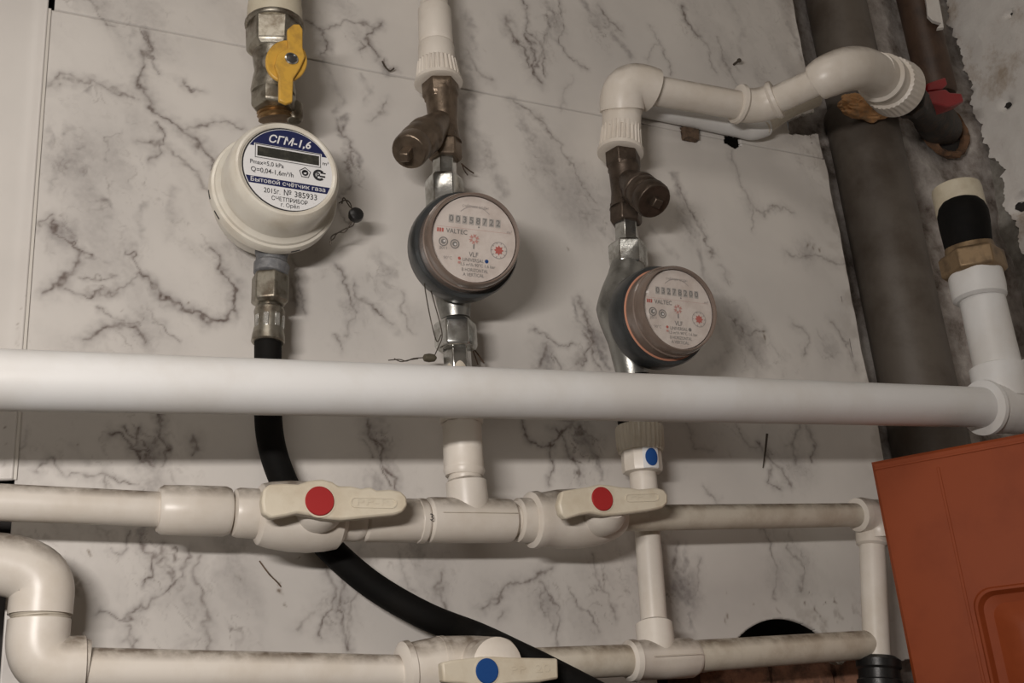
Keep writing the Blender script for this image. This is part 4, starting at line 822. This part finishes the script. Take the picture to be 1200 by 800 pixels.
pvalve('plastic ball valve with blue cap on its lever, at the bottom edge',
  [((468, 787, .044), (520, 782, .044), [(0, 26), (.08, 34), (.2, 35), (.24, 32), (1, 37)])],
  ((512, 783, .044), (632, 783, .044), [(0, 36), (.3, 37), (.6, 36), (.85, 28), (1, 22)]),
  ((556, 784, .044), [(.0, 32), (.022, 32), (.024, 30), (.036, 30), (.040, 14)]),
  ([(518, 776), (530, 773), (548, 771), (565, 769), (580, 769), (600, 770), (654, 771), (655, 795), (632, 799), (600, 801), (580, 804), (560, 804), (540, 801), (520, 799)], .088, .008),
  ((570.5, 786, .088), 14.5), M['bluecap'], None)
b = B(); ff = Face(P(622, 784, .0882), V(0, -1, 0), .0045); ff.text(b, 'PP  20', 0, 0, 1.5, .0001, width=6); 
hobj = [o for o in bpy.data.objects if o.name.startswith('lever_handle')][-1]; obj('embossed_lettering', b, M['handle'], hobj, smooth=0)
t = thing('plastic_pipe', P(690, 775, .042), 'short white plastic pipe between the blue-capped valve and the bottom tee', 'pipe')
b = B(); lp(b, (625, 778, .042), (745, 773, .042), [(0, 18.5), (1, 18.5)]); obj('pipe', b, M['ppd'], t)
t = thing('pipe_tee', P(772, 772, .042), 'white plastic tee in the bottom row under the vertical pipe', 'fitting')
b = B(); lp(b, (735, 774, .042), (814, 770, .042), [(0, 19), (.03, 23), (.1, 24), (.13, 22.5), (.5, 23), (.93, 23), (1, 20)], seg=36); obj('run', b, M['pp'], t)
b = B(); lp(b, (766, 729, .036), (771, 772, .042), [(0, 18), (.06, 22), (.3, 22), (1, 22)], seg=36); obj('branch', b, M['pp'], t)
b = B(); box(b, (P(745, 771, .042)+P(812, 768, .042))/2+V(0, -.0172, 0), AX, (.020, .0003, .0002)); obj('mould_seam', b, M['ppd'], t, smooth=0)
t = thing('plastic_pipe', P(910, 760, .042), 'dusty white plastic pipe from bottom tee to the right, across the round cut-out', 'pipe')
b = B(); lp(b, (808, 769, .042), (1018, 755, .042), [(0, 17.5), (1, 17)]); obj('pipe', b, M['ppd'], t)

# ---------------------------------------------------------------- water line 2
t = thing('elbow', P(733, 100, .045), 'white plastic elbow at the top of the right water line', 'fitting')
b = B(); tube(b, bend(P(729, 130, .037), P(728, 92, .047), P(764, 106, .048), 16, .15), [.0190]*19, 32); obj('body', b, M['pp'], t)
b = B(); lp(b, (729, 126, .036), (728, 156, .035), [(0, 25), (.1, 25.5), (.12, 24), (1, 23.5)], seg=10, rot=.2); obj('sleeve', b, M['pp'], t, smooth=50)
b = B(); rib(b, (728, 150, .035), (727, 181, .035), [(0, 20), (.04, 23.5), (.80, 25.5), (.84, 27), (.97, 27), (1, 24), (1, 18)], rr=(1, 2)); obj('ribbed_ring', b, M['pp'], t)
strainer(((731, 195, .035), (733, 245, .035), 18.5), ((729, 174, .035), (731, 201, .035), 21), ((733, 238, .035), (734, 263, .035), 19.5), ((731, 208, .035), (760, 230, .064), 20.5), M['bronzed'],
  'dark bronze Y strainer whose branch points right, above the right water meter', ((758, 228, .062), (767, 236, .070), 22.5), 8, ((766, 234, .069), (771, 239, .075)))
nuts((734, 262, .035), (736, 313, .035), 'chrome hex tailpiece and union nut between right strainer and right water meter', ((734, 258, .035), (735, 288, .035), 14.5), ((735, 285, .035), (737, 314, .035), 23))
F2 = P(797, 361, .100); A2 = P(744, 385, .035)
water_meter(F2, A2, -.02, ([(737, 306, .035), (733, 325, .035), (729, 362, .035), (735, 400, .035), (742, 440, .033)], [.0125, .0145, .0205, .0150, .0125]), 'right water meter with a round glazed dial, under the dark strainer', '03278200', M['inkg'], amber=True)
t = thing('ribbed_adapter', P(751, 530, .028), 'short ribbed white adapter with a blue dot sticker, just below the thick pipe', 'fitting')
b = B(); lp(b, (742, 436, .033), (749, 504, .028), [(0, 16), (.5, 20), (.8, 24), (1, 24)]); obj('rubber_gasket', b, M['rubber'], t)
b = B(); rib(b, (749, 500, .028), (751, 530, .028), [(0, 22), (0, 27), (.08, 28.5), (.8, 28), (1, 26), (1, 20)], rr=(2, 3), n=28); obj('ribbed_ring', b, M['ppd'], t)
b = B(); lp(b, (751, 528, .028), (753, 555, .028), [(0, 23.5), (.8, 24), (.95, 23), (1, 17)], seg=10, rot=.0); obj('sleeve', b, M['pp'], t, smooth=20)
b = B(); lp(b, (753, 552, .028), (757, 600, .028), [(0, 16), (1, 16)]); lp(b, (757, 600, .028), (767, 735, .032), [(0, 15.3), (1, 15.3)]); obj('pipe', b, M['pp'], t)
A_ = P(752, 541, .028); k = depth(A_)/F; r0 = 24.3*k
b = B(); up = (P(751, 530, .028)-P(753, 555, .028)).normalized()
def onc(a, z, r): return A_+V(math.sin(a), -math.cos(a), 0)*r+up*z
g_ = [[b.verts.new(onc(-.50+.85*i/12, z, r0)) for i in range(13)] for z in (-.0082, .0082)]
for i in range(12): b.faces.new((g_[0][i], g_[0][i+1], g_[1][i+1], g_[1][i]))
obj('sticker', b, M['sticker'], t)
b = B(); g_ = [[b.verts.new(onc(-.06+.33*q/6*math.cos(2*PI*i/28), .0068*q/6*math.sin(2*PI*i/28), r0+.0003)) for i in range(28)] for q in range(1, 7)]
b.faces.new(g_[0])
for q in range(5):
    for i in range(28): b.faces.new((g_[q][i], g_[q][(i+1) % 28], g_[q+1][(i+1) % 28], g_[q+1][i]))
obj('blue_dot', b, M['bluecap'], t, smooth=0)

# horizontal branch to the riser
t = thing('plastic_pipe', P(815, 116, .048), 'white plastic pipe running right from the top elbow along the tiled lining', 'pipe')
b = B(); lp(b, (755, 104, .048), (876, 125, .048), [(0, 17.5), (1, 17.0)]); obj('pipe', b, M['pp'], t)
t = thing('pipe_coupling', P(887, 125, .050), 'angled white plastic fitting with rimmed sockets, where the top pipe turns up right', 'fitting')
e1, e2, e3 = P(866, 122, .048), P(887, 127, .050), P(908, 117, .064)
b = B(); tube(b, bend(e1, e2, e3, 10), .0155, 28); obj('body', b, M['pp'], t)
b = B(); lathe(b, e1, (e2-e1), [(-.003, .0135), (-.002, .0175), (.001, .018), (.003, .0165), (.004, .0155)], seg=36); obj('socket_rim', b, M['pp'], t)
b = B(); lathe(b, e3, (e2-e3), [(-.003, .0135), (-.002, .0175), (.001, .018), (.003, .0165), (.004, .0155)], seg=36); obj('socket_rim', b, M['pp'], t)
t = thing('plastic_pipe', P(935, 105, .09), 'short white plastic pipe sloping up in front of the grey riser', 'pipe')
b = B(); tube(b, [P(905, 119, .062), P(972, 89, .118)], .0125, 28); obj('pipe', b, M['pp'], t)
t = thing('elbow', P(1005, 80, .12), 'bulky white plastic elbow with a ribbed flange, in front of the grey riser', 'fitting')
q = [P(957, 97, .105), P(970, 89, .114), P(992, 81, .118), P(1012, 81, .108), P(1028, 89, .092)]
b = B(); tube(b, q, [.0165, .0185, .0192, .0190, .0185], 32, smooth=6); obj('body', b, M['pp'], t)
f0, f1 = P(1023, 85, .096), P(1055, 107, .066); ax = (f1-f0); L_ = ax.length
b = B(); lathe(b, f0, ax, [(0, .017), (.001, .0195), (L_*.22, .0198), (L_*.25, .023), (L_*.30, .023), (L_*.33, .0215), (L_*.5, .022), (L_*.52, .0205)], seg=40); obj('collar', b, M['pp'], t)
b = B(); lathe(b, f0, ax, [(L_*.5, .020), (L_*.52, .0255), (L_*.82, .0275), (L_*.86, .0275), (L_*.88, .019)], ribs=34, amp=.03, ribrange=(1, 2)); obj('ribbed_ring', b, M['pp'], t)
t = thing('iron_fitting', P(1090, 135, .03), 'black iron fitting entering a rusty hole in the corner behind the ribbed elbow', 'fitting')
hole = P(1106, 152, -.042)
b = B(); f2 = P(1050, 104, .072); ax2 = P(1100, 146, -.03)-f2; L2 = ax2.length; lathe(b, f2, ax2, [(0, .014), (L2*.3, .014), (L2*.32, .0148), (L2*.74, .0148), (L2*.80, .019), (L2*1.0, .022), (L2*1.15, .020)], seg=28); obj('body', b, M['black'], t)
b = B(); lathe(b, f2, ax2, [(L2*.22, .014), (L2*.23, .0185), (L2*.33, .0185), (L2*.34, .014)], seg=8); obj('hex_nut', b, M['black'], t, bevel=.001)
t2 = thing('red_tap_handle', P(1108, 108, .03), 'small red tap handle above the black iron fitting in the corner', 'handle')
b = B(); pprism(b, [(1088, 97), (1108, 90), (1111, 99), (1105, 104), (1089, 106)], .035, .021); obj('upper_wing', b, M['redp'], t2, bevel=.0015)
b = B(); pprism(b, [(1087, 107), (1108, 104), (1113, 108), (1127, 109), (1130, 119), (1119, 123), (1112, 125), (1104, 123), (1088, 120)], .038, .020); obj('lower_wing', b, M['redp'], t2, bevel=.0015)
b = B(); tube(b, [P(1106, 106, .025), P(1104, 130, .008)], .004, 12); obj('stem', b, M['black'], t2)
# rusty ring round the hole
t = thing('rusty_sleeve', hole, 'rusty sleeve ring round the dark hole in the concrete corner', 'sleeve')
b = B(); rr = P(1129, 152, -.042)-hole; r_ = rr.length*1.0; lathe(b, V(hole.x, .046, hole.z), V(0, -1, 0), [(0, r_*1.05), (.006, r_*1.08), (.009, r_), (.006, r_*.86), (0, r_*.84)], seg=36, caps=False)
for v in b.verts: v.co += .0022*Vector(noise.noise_vector(v.co*160))
obj('ring', b, M['rust'], t)
b = B(); lathe(b, V(hole.x, .048, hole.z), V(0, -1, 0), [(0, r_*.86), (.002, r_*.86)], seg=24); obj('hole', b, M['cavity'], t)

# pale pipe on the lining behind the branch
t = thing('plastic_pipe', P(815, 140, .013), 'pale grey plastic pipe lying low against the lining behind the top pipe', 'pipe')
b = B(); tube(b, [P(748, 122, .0115), P(858, 146, .0115), P(882, 151, .013), P(898, 147, .017)], [.0108, .0108, .0106, .0098], 24, smooth=4); obj('pipe', b, M['ppb'], t)
b = B(); tube(b, [P(893, 150, .017), P(925, 128, .020), P(956, 116, .022)], [.0085, .0085, .008], 20, smooth=4); obj('sleeve', b, M['ppd'], t)

# risers
t = thing('riser_pipe', P(1040, 520, -.03), 'large grey plastic riser with a socket joint, right of the tiled lining', 'pipe')
DR = -.020
b = B(); a, c = P(966, -150, DR), P(1007, 140, DR); a.x = c.x = P(1009, 140, DR).x; lathe(b, a, c-a, [(0, .0315), ((c-a).length, .0315)], seg=40); obj('upper_pipe', b, M['riser'], t)
sk = P(1014, 132, DR); 
b = B(); sk.x = c.x; lathe(b, sk, V(0, 0, -1), [(0, .033), (.001, .0370), (.004, .0380), (.010, .0378), (.014, .0365), (.050, .036), (.70, .036)], seg=40); obj('lower_pipe', b, M['riser'], t)
t = thing('brown_riser', P(1085, 60, -.04), 'rusty brown steel riser at top right beside the whitewashed wall', 'pipe')
x_ = P(1085, 50, -.024).x; za = .62; zb = P(1100, 118, -.03).z
b = B(); lathe(b, V(x_, .024, za), V(0, 0, -1), [(0, .0205), (za-zb-.004, .0205), (za-zb, .018)], seg=32)
for v in b.verts: v.co += .0008*Vector(noise.noise_vector(v.co*60))
obj('pipe', b, M['brownp'], t)
# expanding foam
t_ = B(); c = P(1013, 126, .024); bmesh.ops.create_icosphere(t_, subdivisions=5, radius=1)
for v in t_.verts:
    nz_ = noise.noise(v.co*1.7+V(3, 1, 2))*.22+noise.noise(v.co*6)*.14; q = v.co*(1+nz_); v.co = c+V(q.x*.030, q.y*.014, q.z*.0125)
tag(obj('foam_lump', t_, M['foam'], smooth=60), 'lump of orange foam on the grey riser under the ribbed elbow', 'foam')

# ---------------------------------------------------------------- thick pipe and right-hand branch
BD = .123
t = thing('plastic_pipe', P(560, 462, BD), 'thick clean white plastic pipe crossing the whole picture in front of everything', 'pipe')
b = B(); a, c = P(-150, 441, BD), P(1152, 477, BD); L_ = (c-a).length; tube(b, [a, P(0, 445, BD), P(560, 460, BD), c], [.0161]*4, 48, smooth=4); obj('pipe', b, M['ppb'], t)
t = thing('elbow', P(1172, 470, BD), 'large white plastic elbow at the right edge joining the thick pipe to the upright', 'fitting')
e0 = P(1143, 477, BD)
b = B(); xd = (c-a).normalized(); lathe(b, P(1150, 477.5, BD), xd, [(0, .0175), (.0012, .0222), (.0045, .0226), (.006, .0215), (.0065, .0205), (.03, .0205)], seg=44); obj('side_socket', b, M['ppb'], t)
b = B(); tube(b, bend(P(1160, 478, BD), P(1196, 480, BD), P(1172, 432, BD), 12, .2), .0205, 36); tube(b, [P(1172, 478, BD), P(1260, 482, BD)], .0205, 36); obj('body', b, M['ppb'], t)
b = B(); lp(b, (1168, 429, BD), (1176, 470, BD), [(0, 25), (.06, 31.5), (.5, 31), (1, 30)], seg=40); obj('upper_socket', b, M['ppb'], t)
t = thing('plastic_pipe', P(1158, 390, BD), 'upright white plastic pipe near the right edge below the brass nut', 'pipe')
b = B(); lp(b, (1148, 338, BD), (1170, 434, BD), [(0, 25.5), (1, 26.5)]); obj('pipe', b, M['ppb'], t)
b = B(); lp(b, (1142, 318, BD), (1149, 352, BD), [(0, 29), (.1, 30.5), (.6, 31), (.92, 30), (1, 26)]); obj('socket', b, M['ppb'], t)
t = thing('brass_nut', P(1141, 312, BD), 'old brass hex nut on the upright pipe near the right edge', 'nut')
b = B(); lp(b, (1137, 297, BD), (1143, 323, BD), [(0, 33), (.12, 37), (.88, 37), (1, 33)], seg=6, rot=.75); obj('hex', b, M['brassd'], t, bevel=.001)
b = B(); lp(b, (1134, 284, BD), (1138, 300, BD), [(0, 26), (1, 29)]); obj('collar', b, M['brassd'], t)
t = thing('rubber_sleeve', P(1130, 265, BD), 'domed black rubber sleeve above the old brass nut', 'sleeve')
b = B(); lp(b, (1125, 233, BD+.005), (1136, 294, BD), [(0, 14), (.04, 20), (.14, 25.5), (.3, 28.5), (.5, 28.5), (.9, 26.5), (1, 25)]); obj('sleeve', b, M['rubber'], t, bevel=0)
t = thing('cream_pipe_stub', P(1122, 225, BD), 'cream coloured pipe stub ending above the black rubber sleeve', 'pipe')
b = B(); lp(b, (1120, 219, BD-.004), (1127, 250, BD-.004), [(0, 24), (.05, 27), (.2, 28), (1, 28)]); obj('stub', b, M['cream'], t)

# ---------------------------------------------------------------- red cabinet door
DC = .070
c0 = P(1020, 541, DC); hdir = V(.529, -.848, 0).normalized(); nrm = V(-.848, -.529, 0).normalized()
t = thing('cabinet_door', c0, 'glossy brick-red cabinet door with moulded panel at lower right', 'cabinet door')
def Q(u, v, h=0.0): return c0+hdir*u+V(0, 0, v)+nrm*h
def onq(px, py):
    r = FW+RX*((px-600)/F)+DN*((py-400)/F); tt = (c0-CAM).dot(nrm)/r.dot(nrm); p = CAM+r*tt; return (p-c0).dot(hdir), p.z-c0.z
W_, H_ = .34, .55
def loop(bm, u0, v0, u1, v1, h, rad=0.0, seg=8):
    out = []
    if rad <= 0: rad = 1e-4
    for (cu, cv, a0) in ((u0+rad, v1+rad, PI), (u1-rad, v1+rad, 1.5*PI), (u1-rad, v0-rad, 0), (u0+rad, v0-rad, .5*PI)):
        for i in range(seg+1):
            a = a0+.5*PI*i/seg; out.append(bm.verts.new(Q(cu+rad*math.cos(a), cv+rad*math.sin(a), h)))
    return out
def bridge(bm, A, B_):
    n_ = len(A)
    for i in range(n_): bm.faces.new((A[i], A[(i+1) % n_], B_[(i+1) % n_], B_[i]))
g1 = onq(1102, 560); g2 = onq(1142, 720); g3 = onq(1142, 690); g4 = onq(1200, 665); ue = onq(1030, 560)
print('door uv', g1, g2, g3, g4, ue)
b = B(); L0 = loop(b, 0, 0, W_, -H_, -.018); L1 = loop(b, 0, 0, W_, -H_, -.003); L2 = loop(b, .0025, -.0025, W_-.0025, -H_+.0025, 0); L3 = loop(b, .008, -.008, W_-.008, -H_+.008, .0004)
b.faces.new(L0); bridge(b, L0, L1); bridge(b, L1, L2); bridge(b, L2, L3)
gu = g1[0]; gv = g3[1]
K = []
for du, h, rd in ((0, .0004, .014), (.0012, .0022, .014), (.003, .0024, .013), (.006, -.002, .011), (.012, -.0035, .009), (.018, -.001, .006), (.026, .003, .004), (.030, .0032, .003)):
    K.append(loop(b, gu+du+.004, gv-du, W_-.05-du, -H_+.05+du, h, rd))
bridge(b, L3, K[0])
for x, y in zip(K, K[1:]): bridge(b, x, y)
b.faces.new(K[-1]); obj('slab', b, M['cabinet'], t, smooth=30)
b = B(); box(b, Q(gu, (-H_-.008)/2-.004, .0006), (hdir, V(0, 0, 1), nrm), (.0011, H_/2-.006, .0006)); obj('vertical_bead', b, M['cabinet'], t, bevel=.0004)
b = B(); box(b, Q(W_/2, -.0065, .0006), (hdir, V(0, 0, 1), nrm), (W_/2-.002, .001, .0006)); obj('top_bead', b, M['cabinet'], t, bevel=.0004)

# ---------------------------------------------------------------- small things on the lining
t = thing('screw', P(863, 73), 'dark screw sticking out of the upper panel at upper right', 'screw')
b = B(); tube(b, [P(858, 77, -.002), P(866, 71, .010)], .0012, 8); lathe(b, P(866, 71, .010), P(867, 70.3, .012)-P(866, 71, .010), [(0, .0022), (.001, .0022)], seg=10); obj('screw', b, M['wire'], t)
t = thing('nail', P(897, 530), 'thin dark nail on the lining, below the thick pipe at right', 'nail')
b = B(); tube(b, [P(894, 548, .001), P(897, 528, .006), P(899, 508, .009)], [.0004, .0008, .0010], 8); obj('nail', b, M['wire'], t)
t_ = B(); c = P(807, 158, .001); box(t_, c, AX, (.0075, .006, .0065)); bmesh.ops.subdivide_edges(t_, edges=t_.edges[:], cuts=4, use_grid_fill=True)
for v in t_.verts: v.co += .0016*Vector(noise.noise_vector(v.co*180))
tag(obj('wooden_plug', t_, M['wood'], smooth=50), 'small brown wooden plug in the lining below the pale pipe', 'plug')
t_ = B(); tube(t_, [P(448, 72, .002), P(452, 79, .004), P(457, 83, .004), P(462, 80, .006)], .0007, 6, smooth=4); tag(obj('bent_wire', t_, M['wire']), 'tiny bent wire on the seam left of the left ribbed adapter', 'wire')
t_ = B(); tube(t_, [P(304, 657, .001), P(315, 672, .003), P(325, 682, .002), P(329, 687, .001)], .0005, 6, smooth=4); tag(obj('dry_stalk', t_, M['wood']), 'thin dry stalk stuck to the lining under the first red-capped valve', 'stalk')
for q, l in (([(541, 192, .03), (548, 198, .02), (555, 203, .012)], 'frayed fibre poking out right of the left strainer'), ([(552, 405, .03), (560, 415, .02), (567, 425, .012)], 'frayed fibre beside the hex tailpiece just above the thick pipe')):
    t_ = B(); tube(t_, [P(*x) for x in q], .0006, 6, smooth=4); tube(t_, [P(q[0][0], q[0][1], q[0][2]), P(q[1][0]-3, q[1][1]+3, q[1][2]), P(q[2][0]-7, q[2][1]+2, q[2][2])], .0005, 6, smooth=4); tag(obj('hemp_fibre', t_, M['wood']), l, 'fibre')

# ---------------------------------------------------------------- groups of repeats
GR = {'water_meter': 'glazed water meters', 'y_strainer': 'bronze Y strainers', 'meter_coupling': 'chrome couplings of the left meter and right strainer', 'ball_valve': 'plastic lever valves',
      'pipe_tee': 'plastic tees', 'elbow': 'plastic elbows', 'pipe_coupling': 'plastic couplings', 'plastic_pipe': 'white plastic pipes', 'ribbed_adapter': 'ribbed plastic adapters', 'hemp_fibre': 'frayed fibres at the joints'}
for o in C.objects:
    if o.parent is None and 'category' in o.keys():
        g_ = GR.get(o.name.split('.')[0])
        if g_: o['group'] = g_
